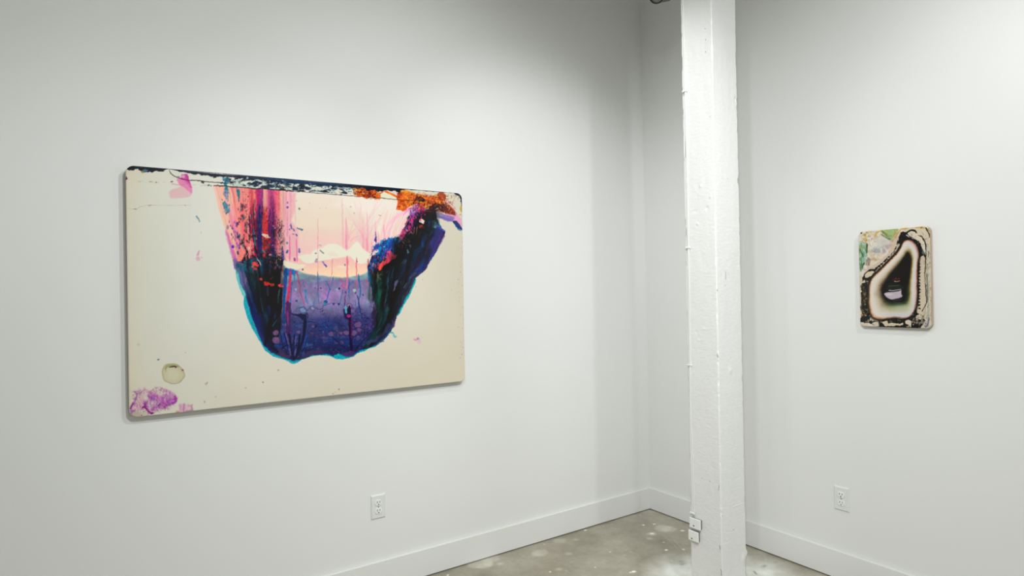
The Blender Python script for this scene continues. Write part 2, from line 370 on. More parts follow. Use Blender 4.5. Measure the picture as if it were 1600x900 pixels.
    for x, y, r, f_ in [(473, 484, 5, (110, 145, 185)), (489, 482, 3.6, (160, 160, 195)), (431, 532, 5.6, (150, 100, 145)), (430, 521, 4.6, (130, 92, 140)), (466, 519, 3.4, (165, 120, 160)), (453, 519, 3, (160, 40, 140)), (489, 510, 2.6, (150, 115, 165)), (517, 522, 4, (165, 110, 158)), (534, 521, 3, (165, 110, 158)), (541, 520, 4.8, (170, 120, 170)), (559, 507, 6, (165, 110, 160)), (561, 516, 4, (165, 110, 160)), (554, 521, 4.6, (150, 110, 165)), (533, 535, 4, (140, 90, 140)), (480, 540, 4.6, (60, 110, 170)), (444, 507, 3.2, (165, 115, 165)), (447, 516, 3, (140, 90, 150)), (486, 540, 4, (70, 100, 160)), (560, 529, 4, (100, 90, 160)), (505, 518, 2, (150, 120, 170)), (449, 428, 0.1, (0, 0, 0)), (541, 487, 4, (120, 175, 190)), (546, 478, 3.6, (150, 110, 150))]:
        cell(x, y, r, f_, .9)
    # outlines of mid-lake foam, ragged dark nets
    def net(P, w=.5, col=(24, 34, 84), a=.85, rag=1.2): c.line(P, col, w, a, w*.7, rag=rag, rs=4, seed=R.randint(0, 8))
    net([(457, 488), (466, 482), (474, 480), (480, 485), (486, 479), (494, 482), (500, 484), (506, 478), (516, 474), (526, 474), (534, 476), (540, 482)], .45, a=.6)
    net([(450, 488), (460, 491), (470, 494), (480, 490), (482, 500)], 1.2)
    net([(478, 502), (488, 503), (498, 510), (510, 510), (522, 508), (540, 509)], .5)
    net([(470, 510), (480, 504), (492, 503), (504, 508)], .5)
    net([(516, 526), (528, 532), (536, 540), (546, 552)], .8)
    net([(494, 545), (508, 552), (520, 556)], .8); net([(466, 552), (476, 545), (488, 541), (500, 543)], 1.1)
    net([(540, 530), (548, 530), (556, 524), (566, 520)], .8); net([(553, 515), (562, 512), (570, 518), (566, 530)], .8)
    net([(480, 535), (494, 530), (506, 532), (518, 530), (530, 530), (540, 534)], .9, (20, 40, 100))
    for i in range(26):
        x = R.uniform(548, 592); y = R.uniform(470, 528)
        net([(x, y), (x+R.uniform(-6, 6), y+R.uniform(3, 8)), (x+R.uniform(-9, 9), y+R.uniform(6, 14))], R.uniform(.3, .6), R.choice([(70, 30, 100), (30, 30, 90), (90, 50, 120)]), .7)
    # teal gravelly dots on the lake
    for x, y, r, f_ in [(463, 470, 1.6, (20, 60, 90)), (509, 471.5, 2.4, (10, 40, 50)), (508, 474.5, 2, (20, 130, 150)), (478, 455, 2, (40, 140, 175)), (515.5, 452, 1.7, (20, 110, 160)), (530, 451, 1.6, (30, 30, 60)), (526, 452, 1.6, (120, 180, 195)), (501, 450.5, 1.2, (90, 30, 80)), (492, 450, 1.3, (50, 90, 130)), (521, 475, 1.6, (30, 30, 70)), (529, 475.5, 1.6, (20, 30, 60)), (462, 452, 2, (140, 165, 195)), (473, 421, 1.2, (40, 60, 110)), (556, 458, 1.4, (40, 50, 100)), (567, 461, 1.5, (30, 60, 110)), (537, 449, 1.6, (210, 50, 110)), (534, 446, 1.3, (150, 60, 120)), (554, 454, 2.6, (170, 180, 180)), (540, 457, 1.4, (60, 50, 130))]:
        c.spot(x, y, r, r, f_, .85, rag=.7)
    c.scatter([(446, 440), (590, 440), (592, 480), (446, 480)], 60, [(60, 90, 140), (90, 60, 120), (40, 50, 90), (170, 140, 190)], (.25, .7), .7, seed=21)
    # stems and reflections
    def st(P, w, col, a=.85, w1=None, rag=.5): c.line(P, col, w, a, w1, rag=rag, rs=5, seed=R.randint(0, 8))
    blu = (25, 95, 165); teal = (30, 120, 160); crim = (190, 50, 90)
    st([(447, 420), (445, 445), (444, 480), (444, 510)], 3, (14, 62, 130), .9, 1.4)
    st([(454, 420), (453, 440), (452, 455), (449, 475), (447, 500)], 1.6, crim, .95, 3, .8)
    st([(450, 448), (452, 455)], 2.6, (200, 50, 100), .8)
    st([(457, 440), (455, 455), (454, 475)], 1, blu, .9, .5); st([(458, 421), (461, 440)], 2, (20, 110, 180), .9, .5)
    st([(464, 426), (466, 434), (469, 455), (474, 472), (475, 480)], 1, (165, 60, 105), .9, .4)
    st([(462, 424), (465, 430)], 1.6, (190, 60, 100), .7)
    st([(451, 472), (450, 505), (452, 536)], 4.8, (58, 32, 86), .88, 3, 1.8)
    st([(449, 486), (450, 510)], 2, (150, 60, 120), .6, .6, 1.4)
    for P, w, col, w1 in [([(496.5, 340), (496.7, 420), (497, 445)], .35, (225, 120, 140), .35), ([(496.5, 425), (497, 455), (498, 475)], .7, (40, 80, 150), .4), ([(497.3, 434), (496.8, 456)], .5, (150, 50, 100), .4),
                       ([(500, 433), (497.5, 448)], 1, (70, 120, 170), .5), ([(519, 404), (518.5, 424), (517, 446)], .4, (215, 110, 130), .5), ([(508, 438), (513, 446), (515, 452), (511, 466), (508, 474)], .7, blu, .8), ([(521, 432), (518, 446), (515, 452)], .9, (70, 110, 165), .5),
                       ([(477, 452), (478, 466), (481, 476)], 1.1, (35, 120, 170), .6), ([(484, 431), (483, 448)], .8, (90, 120, 150), .4), ([(473, 441), (476, 450)], .5, (70, 90, 150), .4), ([(491, 470), (490, 480)], .5, blu, .4),
                       ([(542.5, 400), (542.5, 425), (542, 445), (541, 452)], 1.6, (222, 105, 130), .7), ([(546, 440), (545, 455), (546, 466)], 1.2, blu, .5), ([(552, 440), (546, 446)], .6, blu, .5), ([(533, 435), (540, 450)], 1, (205, 70, 110), .6),
                       ([(536, 452), (533, 466), (530, 478)], .8, (60, 100, 150), .5), ([(557, 402), (557, 430), (557, 450)], .9, (222, 90, 120), .5), ([(560, 428), (561, 440), (563, 455), (560, 475), (563, 500)], 1.5, (30, 92, 150), .6), ([(558, 460), (562, 480), (565, 500)], .8, (60, 30, 90), .5), ([(540, 460), (538, 480)], .6, (50, 40, 100), .5), ([(555, 468), (558, 490)], .5, (70, 60, 130), .4), ([(575, 404), (575.5, 420)], 1.2, (225, 70, 85), .8)]:
        st(P, w, col, .85, w1)
    c.poly([(536, 482), (543, 484), (546, 482), (546, 492), (543, 500), (538, 496)], (26, 20, 60), .8, .8, rag=1)
    st([(546, 478), (546, 492), (547, 508), (548, 530), (549, 548)], 2.8, (28, 12, 50), .97, 2.2, 1.2)
    st([(549, 500), (549, 530)], .7, (110, 20, 90), .9)
    c.line([(549, 538), (549, 553)], (18, 16, 50), 2.2, .9, 1, rag=.6)
    st([(540, 478), (541, 490)], 1.6, (80, 180, 200), .8); c.spot(545, 494, 3, 2.6, (175, 40, 120), .9, rag=1)
    c.line([(560, 540), (556, 548), (551, 555)], (24, 20, 60), .7, .9); c.line([(520, 528), (540, 545), (548, 555)], (24, 20, 60), .8, .9)
    # spray of stalks at the left foot of the lake
    c.poly([(480, 492), (470, 490), (455, 492), (466, 494), (474, 500), (474, 520), (468, 545), (462, 560), (470, 548), (478, 520), (479, 505)], (20, 28, 60), .95, .8, rag=1)
    c.line([(477, 500), (473, 530), (463, 558)], (16, 20, 48), 2.6, .9, 1, rag=.6)
    for P, w in [([(438, 520), (443, 540), (452, 558)], .7), ([(444, 518), (449, 540), (456, 560)], .8), ([(451, 520), (455, 540), (458, 562)], 2.2), ([(460, 522), (459, 545), (459, 562)], 1), ([(468, 522), (466, 545), (461, 560)], 2), ([(434, 553), (442, 543), (450, 539), (458, 538.5), (466, 541), (472, 550)], 1.2), ([(476, 520), (472, 540)], 1), ([(481, 515), (477, 540), (470, 552)], .7)]:
        c.line(P, (18, 18, 46), w, .92, w*.6, rag=.5)
    for P in [[(446, 520), (452, 540)], [(462, 525), (461, 540)], [(452, 544), (455, 556)], [(463, 545), (460, 556)]]:
        c.line(P, (92, 78, 140), 1.3, .8, .9, rag=.5)
    c.line([(480, 518), (474, 545)], (34, 68, 150), 2, .7, 1, rag=.6)
    c.poly([(426, 548), (440, 545), (448, 556), (452, 562), (440, 558)], (66, 46, 82), .8, 1.2); c.poly([(470, 560), (480, 550), (498, 545), (510, 552), (492, 554)], (60, 44, 84), .8, 1.2); c.poly([(532, 552), (548, 548), (556, 550), (552, 556), (540, 558)], (70, 44, 96), .8, 1.2)
    # ---------------- left pink veil, bands fanned from the top
    V = [(333, 289.5), (460, 298.5), (448, 330), (443.5, 350), (443, 384), (442, 407), (440, 420), (420, 424), (400, 424), (385, 420), (369, 420), (367, 408), (364, 396), (360, 384), (356, 372), (352, 358), (347, 343), (341, 325), (337, 307)]
    gg, mk = c.mask(V, .5, .4)
    Xg, Yg = gg[2], gg[3]
    xl = 333+(Yg-290)*.275
    u = 333+(Xg-xl)/(412-xl)*79
    u = np.where(Xg > 412, Xg, u)
    uu = u+(c.noise(Xg, Yg, 14, 60, 15)-.5)*5
    top = ramp(uu, [(333, (238, 185, 168)), (345, (236, 170, 152)), (352, (236, 165, 150)), (358, (232, 176, 154)), (360, (232, 120, 124)), (366, (238, 150, 136)), (372, (236, 120, 126)), (380, (240, 140, 130)), (386, (232, 112, 112)), (392, (216, 78, 92)), (396, (225, 130, 110)), (399, (190, 40, 95)), (405, (160, 38, 112)), (410, (150, 50, 110)), (412, (214, 160, 150)), (416, (222, 140, 130)), (419, (190, 80, 120)), (424, (176, 66, 128)), (427, (214, 80, 128)), (432, (226, 92, 104)), (436, (220, 120, 126)), (439, (222, 165, 150)), (444, (216, 160, 158)), (452, (224, 160, 172)), (460, (220, 178, 184))])
    bot = ramp(uu, [(333, (240, 180, 150)), (345, (235, 170, 150)), (352, (225, 120, 160)), (362, (240, 135, 130)), (372, (236, 95, 100)), (382, (240, 135, 125)), (388, (200, 45, 70)), (394, (140, 20, 60)), (399, (60, 20, 60)), (404, (52, 26, 92)), (409, (40, 22, 80)), (411, (190, 50, 40)), (418, (196, 46, 50)), (421, (110, 20, 70)), (427, (70, 20, 80)), (430, (160, 40, 90)), (434, (205, 120, 120)), (440, (218, 150, 140)), (444, (210, 150, 160)), (460, (226, 150, 170))])
    k = np.clip((Yg-312-(c.noise(Xg, Yg, 5, 30, 16)-.5)*50)/34, 0, 1)[..., None]
    col = top*(1-k)+bot*k
    ln = c.noise(u, Yg, 1.6, 70, 17, 2); col = col*(1+(ln-.5)[..., None]*.28)
    c.put(gg, mk, col)
    # magenta rim low on the left veil
    c.line([(353, 360), (358, 376), (363, 392), (368, 408), (371, 420)], (200, 80, 165), 1.6, .75, 4.2, 1.6, rag=1)
    c.line([(366, 404), (371, 420)], (120, 90, 150), 3.5, .8, 3.5, 1.2, rag=1)
    # dark clotting inside the veil
    gg, mk = c.mask([(372, 350), (380, 330), (392, 318), (402, 322), (412, 318), (412, 350), (424, 330), (430, 345), (440, 372), (443, 384), (443, 424), (372, 424), (375, 396), (366, 372)], 5, 3, 9)
    Xg, Yg = gg[2], gg[3]
    xl = 333+(Yg-290)*.275; u = 333+(Xg-xl)/(412-xl)*79; u = np.where(Xg > 412, Xg, u)
    th = np.interp(Yg, [320, 350, 375, 395, 410, 424], [.74, .6, .52, .43, .27, .12])
    nn = c.noise(u, Yg, 4, 9, 19, 4)*.8+c.noise(u, Yg, 9, 40, 20)*.2
    d = np.clip((nn-th)*9, 0, 1)
    dk = ramp(c.noise(Xg, Yg, 6, 10, 22), [(0, (16, 60, 66)), (.35, (18, 24, 34)), (.55, (26, 18, 26)), (.75, (36, 20, 66)), (1, (20, 84, 100))])
    c.put(gg, mk*d*.95, dk)
    d = np.clip((c.noise(Xg, Yg, 3, 5, 24, 3)-.66)*12, 0, 1)*np.clip((Yg-350)/20, 0, 1)
    c.put(gg, mk*d*.85, ramp(c.noise(Xg, Yg, 7, 7, 25), [(0, (30, 130, 140)), (.45, (60, 130, 140)), (.5, (205, 150, 140)), (.8, (220, 90, 90)), (1, (200, 190, 170))]))
    R = random.Random(31)
    for P, w, col in [([(405, 320), (406, 350), (405, 390)], 3, (32, 24, 92)), ([(424, 352), (427, 380), (428, 400)], 1.5, (30, 28, 90)), ([(395, 318), (397, 345), (399, 380)], 1.3, (22, 26, 56)), ([(391, 325), (395, 360), (398, 395)], .9, (20, 20, 50)), ([(389, 335), (392, 365)], 2, (60, 16, 60)), ([(422, 325), (420, 365)], 2, (80, 22, 90)), ([(441, 385), (442, 408)], 2, (28, 40, 120)), ([(397, 355), (399, 385)], 1.6, (30, 110, 120))]:
        c.line(P, col, w*.4, .9, w, rag=1.2, rs=5, seed=R.randint(0, 7))
    c.poly([(410, 343), (418, 345), (418, 364), (410, 364)], (198, 48, 50), .85, 1, rag=1)
    c.poly([(411, 373), (424, 377), (420, 390), (410, 388)], (170, 36, 44), .7, 1.5, rag=2); c.blob([(410, 365), (418, 367), (422, 371), (416, 372), (410, 368)], (228, 190, 165), .95, .6, rag=.8)
    c.blob([(382, 378), (388, 380), (394, 384), (392, 390), (386, 391), (383, 385)], (240, 120, 120), .9, .6, rag=1.2); c.spot(389, 388, 2.4, 2.6, (228, 196, 176), .95, rag=1)
    c.blob([(374, 386), (381, 390), (381, 400), (377, 408), (371, 408), (374, 398)], (246, 130, 116), .95, .6, rag=1.2); c.line([(395, 378), (396, 392), (392, 398)], (236, 120, 120), 1.2, .9, .9, rag=.6)
    # teal drips over the pink
    td = [(36, 120, 138), (70, 135, 150), (30, 95, 120), (90, 130, 155)]
    for P, w0, w1, col in [([(353, 278), (352, 290), (354, 300)], 2, 2.4, (40, 130, 150)), ([(353, 292), (355, 302)], 2, 2.4, (24, 120, 140)), ([(352, 300), (354, 308), (357, 314)], 4, 1.2, (130, 135, 160)), ([(350, 318), (354, 324), (356, 330)], 3.6, 4.2, (62, 126, 146)), ([(354, 330), (353, 336)], 1.8, .4, (70, 100, 130)), ([(369, 294), (372, 300)], 1, 2.6, (90, 130, 140)), ([(372, 298), (373, 306), (373, 315)], 3, .6, (20, 116, 120)), ([(346, 310), (348, 313)], 1, .8, (150, 130, 140))]:
        c.line(P, col, w0, .9, w1, rag=1.5, rs=3, seed=R.randint(0, 7))
    c.scatter([(349, 300), (359, 300), (360, 332), (350, 334)], 26, [(238, 180, 160), (30, 95, 120), (120, 150, 165)], (.4, 1.1), .8, 1.6, 41)
    c.scatter([(372, 322), (386, 318), (396, 340), (384, 366), (368, 360)], 30, [(30, 50, 60), (30, 90, 100), (90, 24, 60)], (.4, 1.5), .9, 2.2, 42)
    c.scatter([(356, 345), (372, 345), (382, 392), (366, 386)], 26, [(110, 70, 150), (40, 50, 130), (30, 90, 120), (150, 60, 130)], (.4, 1.4), .9, 1.8, 43)
    c.scatter([(430, 360), (442, 360), (442, 400), (430, 400)], 34, [(130, 40, 90), (200, 40, 60), (60, 110, 120), (90, 30, 80)], (.4, 1.3), .8, 1.3, 44)
    c.scatter([(427, 300), (440, 300), (440, 350), (428, 350)], 26, [(238, 140, 140), (200, 50, 90), (236, 176, 160)], (.3, .9), .7, 1.5, 45)
    c.spot(364, 385, 2.6, 2.4, (56, 50, 170), .95, rag=1); c.spot(363, 357, 1.4, 2.6, (70, 60, 130), .8, rag=.6, rot=-.5); c.spot(355.5, 355, 1.6, 4, (120, 115, 150), .8, rag=.8)
    c.spot(371, 371, 1.4, 2.2, (20, 60, 90), .9, rag=.6); c.spot(371.5, 395, 1.4, 2.6, (20, 50, 80), .9, rag=.6)
    # ---------------- left dark body
    B = [(369, 407), (380, 412), (390, 404), (405, 402), (420, 404), (436, 400), (442, 407), (440, 425), (438, 445), (442, 450), (441, 480), (440, 500), (438, 520), (428, 540), (436, 552), (424, 551), (411, 539), (404.5, 525), (398, 508), (391.5, 490), (387, 472), (382, 455), (376, 443), (373, 428)]
    return c, B
def paint_big_all():
    c, B = paint_big()
    R = random.Random(77)
    # ---------------- left dark body with streaks following the fan
    gg, mk = c.mask(B, .5, .5)
    Xg, Yg = gg[2], gg[3]
    xl = np.interp(Yg, [405, 420, 440, 460, 480, 500, 520, 540, 552], [368, 370, 375, 384, 389, 395, 401, 411, 424])
    xr = np.interp(Yg, [405, 450, 480, 520, 552], [442, 441, 440, 446, 456])
    u = (Xg-xl)/(xr-xl)
    un = u+(c.noise(Xg, Yg, 10, 40, 30)-.5)*.06
    a = ramp(un, [(0, (60, 80, 130)), (.06, (80, 84, 125)), (.14, (84, 78, 120)), (.2, (18, 70, 96)), (.26, (8, 40, 60)), (.32, (14, 90, 98)), (.4, (12, 62, 88)), (.48, (14, 14, 20)), (.53, (10, 60, 84)), (.58, (10, 36, 60)), (.64, (20, 18, 20)), (1, (24, 20, 22))])
    b = ramp(un, [(0, (14, 26, 70)), (.08, (26, 26, 70)), (.16, (16, 30, 84)), (.25, (14, 34, 100)), (.34, (12, 22, 36)), (.42, (16, 40, 66)), (.48, (12, 56, 80)), (.55, (14, 14, 22)), (.7, (22, 20, 26)), (.84, (28, 24, 30)), (1, (26, 20, 24))])
    d = ramp(un, [(0, (26, 32, 90)), (.15, (26, 34, 84)), (.3, (20, 24, 50)), (.42, (18, 18, 30)), (.6, (20, 20, 26)), (.75, (24, 24, 40)), (.9, (26, 26, 60)), (1, (30, 30, 76))])
    k1 = np.clip((Yg-440)/28, 0, 1)[..., None]; k2 = np.clip((Yg-490)/30, 0, 1)[..., None]
    col = (a*(1-k1)+b*k1)*(1-k2)+d*k2
    st = c.noise(u*70, Yg, 2.4, 60, 31); col = col*(1+(st-.5)[..., None]*1.0)
    c.put(gg, mk, col)
    c.poly([(404, 428), (441, 424), (438, 448), (440, 486), (400, 490), (398, 460)], (20, 17, 18), .75, 5)
    # seams
    for P, w, col, w1 in [([(382, 420), (388, 440), (396, 462)], .7, (8, 10, 26), .7), ([(386, 424), (391, 446), (402, 480)], .5, (6, 8, 22), 1), ([(388, 450), (394, 470), (402, 490)], .8, (20, 80, 96), .4), ([(404, 432), (406, 458), (411, 488)], 1.6, (14, 66, 86), .9), ([(402, 420), (404, 440)], .7, (120, 150, 160), .3), ([(395, 420), (398, 432)], .5, (190, 90, 80), .3),
                       ([(437, 452), (435, 466), (435, 474)], .7, (60, 110, 110), 1), ([(435, 464), (434, 478)], .9, (20, 96, 120), .4), ([(432, 484), (428, 498)], .9, (22, 50, 120), .9), ([(420, 478), (421, 494)], 2.4, (22, 30, 84), 2), ([(395, 472), (400, 500), (410, 524)], 2.4, (14, 30, 96), 1.2), ([(425, 510), (433, 500)], .9, (20, 90, 110), .4), ([(418, 448), (419, 462)], 1.2, (50, 48, 66), 1.4), ([(442, 480), (439, 494), (441, 500)], .6, (90, 110, 130), .3),
                       ([(376, 424), (378, 436), (381, 448)], 1.6, (110, 92, 150), .6), ([(385, 434), (382, 444)], .9, (130, 100, 150), .4), ([(439, 424), (440, 440), (442, 448)], .8, (105, 90, 120), 1), ([(442, 436), (443, 446)], 1, (110, 86, 110), .6), ([(446, 424), (445, 470), (440, 500)], .8, (14, 80, 150), .6),
                       ([(414, 539), (424, 544), (432, 548)], .8, (14, 16, 40), .6), ([(423, 500), (418, 520), (414, 540)], 3.4, (15, 16, 20), 2.4), ([(438, 503), (434, 520), (428, 530)], 2, (16, 18, 30), 1)]:
        c.line(P, col, w, .8, w1, .6, rag=.5, rs=5, seed=R.randint(0, 7))
    c.scatter([(370, 405), (384, 408), (384, 424), (372, 424)], 16, [(20, 90, 130), (16, 50, 100), (90, 110, 160), (14, 90, 90)], (1, 2.6), .7, 1.6, 51, 1)
    c.scatter([(384, 406), (440, 402), (440, 428), (388, 428)], 40, [(14, 60, 70), (20, 26, 46), (26, 22, 24), (20, 50, 90), (70, 50, 110)], (.8, 2.4), .6, 1.6, 52, 1)
    c.line([(421.5, 420), (422.5, 428)], (120, 110, 100), .35, .9, .2); c.line([(421.5, 437), (428.5, 431)], (110, 100, 66), .35, .9, .2)
    for x, y, r, col in [(408, 436.5, 2.3, (228, 60, 40)), (417, 443, 3.6, (226, 48, 34)), (425.5, 445, 2.6, (190, 60, 34)), (438, 446, 3, (240, 60, 80)), (441.5, 448, 1.8, (245, 110, 140)), (399, 420, 2.2, (200, 60, 60)), (398, 412, 4, (235, 70, 64)), (402, 415, 2.4, (226, 56, 56)), (395, 417, 1.6, (230, 90, 90)), (391, 396, 1.2, (230, 110, 120))]:
        c.spot(x, y, r*1.25, r*.9, col, .95, rag=r*.4, rs=2.5, seed=R.randint(0, 7))
    c.line([(402, 404), (406, 410), (408, 415)], (225, 190, 170), .8, .9, .4, rag=.4); c.spot(402.5, 404.5, 1.3, 2, (50, 150, 160), .9, rag=.6)
    c.scatter([(430, 396), (441, 396), (441, 420), (430, 420)], 14, [(90, 50, 110), (110, 60, 160), (180, 70, 90), (60, 110, 120)], (.5, 1.4), .7, 1.4, 53)
    # round bubbles at the left foot again, above the dark body
    for x, y, r in [(431, 531.5, 5.6), (431, 520.5, 4.4)]:
        c.spot(x, y, r, r*.95, (112, 74, 118), .9, .6, rag=.9); c.spot(x+1.6, y-1.4, r*.5, r*.5, (150, 92, 130), .6, 1.6); c.spot(x-2, y+1.6, r*.4, r*.5, (100, 84, 150), .6, 1.2)
    c.line([(419, 547), (428, 545), (436, 550)], (14, 14, 34), .8, .9); c.line([(424, 527), (437, 525)], (14, 14, 34), .8, .9)
    # ---------------- right dark body
    D = [(655, 327), (662, 322), (670, 318), (678, 322), (681, 331), (681, 339), (684, 347), (689, 355), (696, 363), (692, 371), (686, 384), (680, 396), (672, 409), (664, 422), (655, 430), (649, 434.5), (645, 446), (638, 460), (628, 478), (621, 492), (618, 503), (612, 515), (604, 527), (590, 538), (576, 544), (566, 547), (570, 536), (577, 524), (584, 512), (590, 500), (588, 480), (583, 470), (580, 450), (577, 432), (574, 416), (578, 408), (582, 392), (590, 385), (600, 376), (612, 372), (624, 370), (630, 360), (636, 348), (642, 338), (650, 332)]
    gg, mk = c.mask(D, .5, 1.2, 5)
    Xg, Yg = gg[2], gg[3]
    # flow: stalks lean from upright at the left to down-left at the right
    xr = np.interp(Yg, [330, 363, 384, 409, 434, 460, 492, 515, 540], [683, 696, 686, 673, 650, 638, 621, 612, 586])
    xl = np.interp(Yg, [330, 360, 384, 416, 470, 500, 540], [650, 630, 592, 574, 583, 590, 566])
    u = (Xg-xl)/(xr-xl+1)
    un = u+(c.noise(Xg, Yg, 9, 30, 33)-.5)*.06
    a = ramp(un, [(0, (50, 30, 50)), (.1, (24, 22, 26)), (.4, (18, 17, 20)), (.55, (24, 26, 36)), (.66, (16, 40, 74)), (.74, (26, 26, 44)), (.84, (40, 40, 96)), (.93, (44, 36, 100)), (1, (52, 40, 110))])
    b = ramp(un, [(0, (16, 76, 96)), (.08, (30, 50, 50)), (.16, (10, 70, 60)), (.24, (16, 56, 46)), (.34, (20, 26, 28)), (.45, (26, 50, 66)), (.55, (18, 18, 22)), (.75, (22, 22, 28)), (.88, (34, 40, 62)), (1, (50, 52, 84))])
    d = ramp(un, [(0, (30, 40, 90)), (.15, (14, 40, 50)), (.35, (14, 40, 40)), (.6, (20, 20, 26)), (.8, (26, 36, 60)), (.9, (50, 56, 96)), (1, (26, 60, 110))])
    k1 = np.clip((Yg-410)/30, 0, 1)[..., None]; k2 = np.clip((Yg-490)/25, 0, 1)[..., None]
    col = (a*(1-k1)+b*k1)*(1-k2)+d*k2
    st = c.noise(u*80, Yg, 2.2, 34, 34); col = col*(1+(st-.5)[..., None]*1.3)
    h = np.clip((c.noise(u*80, Yg, 4, 14, 35, 4)-.64)*9, 0, 1)*np.clip((Yg-365)/25, 0, 1)
    hc = ramp(c.noise(Xg, Yg, 12, 16, 36), [(0, (20, 96, 110)), (.4, (60, 80, 100)), (.6, (26, 76, 60)), (1, (84, 84, 120))])
    col = col*(1-.6*h[..., None])+hc*.6*h[..., None]
    c.put(gg, mk, col)
    for P, w, col, w1 in [([(683, 358), (682, 376), (672, 396), (660, 416)], 6, (34, 38, 96), 2), ([(691, 363), (684, 378), (677, 392)], 2.4, (62, 40, 110), 1.6), ([(660, 376), (662, 398), (658, 420)], 1.6, (10, 58, 120), 2), ([(650, 424), (660, 421), (668, 410)], 2, (8, 44, 120), 1), ([(661, 388), (660, 404)], 1.2, (8, 70, 140), 1.6), ([(674, 388), (668, 408), (660, 420)], 2, (26, 30, 80), 2), ([(670, 370), (668, 398), (664, 412)], 2.6, (34, 32, 46), 2),
                       ([(640, 382), (642, 386)], 1.8, (84, 80, 112), 1), ([(636, 390), (638, 396)], .7, (80, 140, 150), 1.2), ([(590, 428), (592, 450), (593, 470), (592, 500)], 2.2, (4, 78, 66), 1.2), ([(619, 440), (617, 448), (615, 454)], 1.6, (92, 86, 124), 1), ([(621, 438), (618, 447)], 1.8, (86, 84, 120), 1.2), ([(635, 442), (631, 450)], .5, (70, 110, 110), .7), ([(607, 434), (605, 450), (602, 470)], 1, (22, 84, 90), 1.4), ([(603, 468), (601, 480)], 1.3, (72, 90, 110), .7), ([(585, 428), (583, 445)], .5, (110, 120, 90), .4),
                       ([(642, 448), (636, 458), (628, 474)], 2.6, (62, 60, 84), .8), ([(632, 460), (626, 474)], .6, (24, 90, 90), .6), ([(576, 420), (577, 434), (578, 440)], 1.6, (8, 84, 130), 2), ([(574, 432), (575, 446)], .7, (190, 60, 70), .7), ([(582, 420), (583, 430)], .7, (170, 90, 70), .4), ([(591, 425), (590, 444)], .8, (130, 60, 40), .5), ([(575, 452), (576, 470)], .7, (20, 100, 60), 1.2), ([(577, 440), (578, 474)], .5, (10, 50, 50), .5), ([(575, 458), (572, 466)], .4, (140, 80, 90), .4),
                       ([(598, 470), (594, 492), (588, 512)], 1.2, (30, 30, 34), 2), ([(600, 534), (586, 532), (572, 536)], 1.2, (50, 60, 100), 3), ([(608, 506), (600, 520), (586, 530)], 3, (50, 56, 96), 2), ([(613, 500), (616, 508), (612, 512)], 1.4, (90, 50, 100), .8), ([(604, 520), (592, 532), (578, 540)], .8, (16, 18, 30), .8), ([(580, 520), (570, 530), (560, 540), (556, 548)], 1, (18, 22, 50), .5), ([(590, 538), (600, 530)], 1, (20, 100, 130), .5)]:
        c.line(P, col, w, .75, w1, .7, rag=.7, rs=5, seed=R.randint(0, 7))
    c.poly([(690, 372), (694, 365), (695, 369), (688, 383), (680, 395)], (70, 44, 116), .6, .8)
    c.line([(681, 333), (684, 347), (689, 354)], (12, 40, 40), .8, .9, .8)
    # left fringe of the right body: blue, magenta, coral tufts
    Bl = [(8, 90, 160), (14, 110, 180), (30, 60, 150), (60, 50, 140), (20, 130, 190)]
    c.scatter([(583, 384), (600, 374), (612, 372), (624, 376), (616, 392), (600, 400), (590, 404)], 120, Bl, (.8, 2.6), .85, 1.8, 61, .9)
    c.scatter([(582, 384), (592, 382), (592, 390), (584, 390)], 14, Bl, (.8, 1.8), .9, 1, 62, .8)
    c.scatter([(580, 404), (592, 396), (600, 404), (590, 418), (576, 416)], 60, [(20, 60, 130), (40, 40, 100), (200, 60, 100), (10, 80, 140), (30, 24, 50)], (.6, 2), .85, 1.6, 63, .9)
    c.scatter([(573, 412), (590, 410), (592, 424), (574, 424)], 30, [(20, 60, 120), (30, 26, 60), (226, 70, 70), (230, 120, 110)], (.5, 1.8), .85, 1.8, 64, .9)
    c.spot(588, 392.5, 4.4, 3, (224, 216, 200), .95, .6, rag=1.2); c.spot(584, 396, 3, 3, (224, 218, 200), .9, .8, rag=1); c.spot(601, 385.5, 1.2, .9, (210, 220, 225), .9, rag=.5)
    c.line([(587, 370), (586.8, 377)], (56, 40, 140), 1.1, .9, 2, .5, rag=.6); c.line([(586.6, 362), (587, 370)], (90, 60, 150), .4, .8, 1); c.line([(586.5, 374), (588, 380)], (70, 40, 130), 1.8, .9, .4, .5)
    for P, col in [([(604, 394), (609, 392), (614, 396), (621, 399), (618, 403), (612, 406), (606, 412), (600, 415), (594, 420), (590, 420), (592, 414), (600, 408), (604, 402)], (238, 70, 92)), ([(592, 420), (595, 410), (600, 408), (599, 416), (594, 423)], (240, 76, 70)), ([(624, 372), (627, 362), (632, 356), (636, 360), (632, 368), (628, 375)], (196, 60, 120)), ([(641, 346), (646, 348), (645, 356), (640, 358), (638, 353)], (200, 44, 110)), ([(643, 338), (648, 334), (648, 344), (642, 350)], (206, 60, 150)), ([(655, 352), (662, 352), (662, 357), (656, 357)], (196, 50, 46)), ([(634, 358), (637, 361), (633, 366), (631, 362)], (240, 120, 170))]:
        c.blob(P, col, .92, .5, 1.3, 3, R.randint(0, 8))
    c.spot(613, 402, 1, 2, (150, 20, 60), .8, rag=.6); c.scatter([(596, 404), (612, 398), (606, 410)], 8, [(250, 110, 120), (200, 40, 70)], (.5, 1.4), .7, 1, 66)
    c.scatter([(634, 344), (648, 328), (654, 326), (650, 344), (640, 362), (632, 366)], 60, [(30, 24, 60), (60, 50, 130), (200, 50, 110), (24, 20, 30), (50, 60, 140)], (.6, 1.8), .85, 1.5, 67, .9)
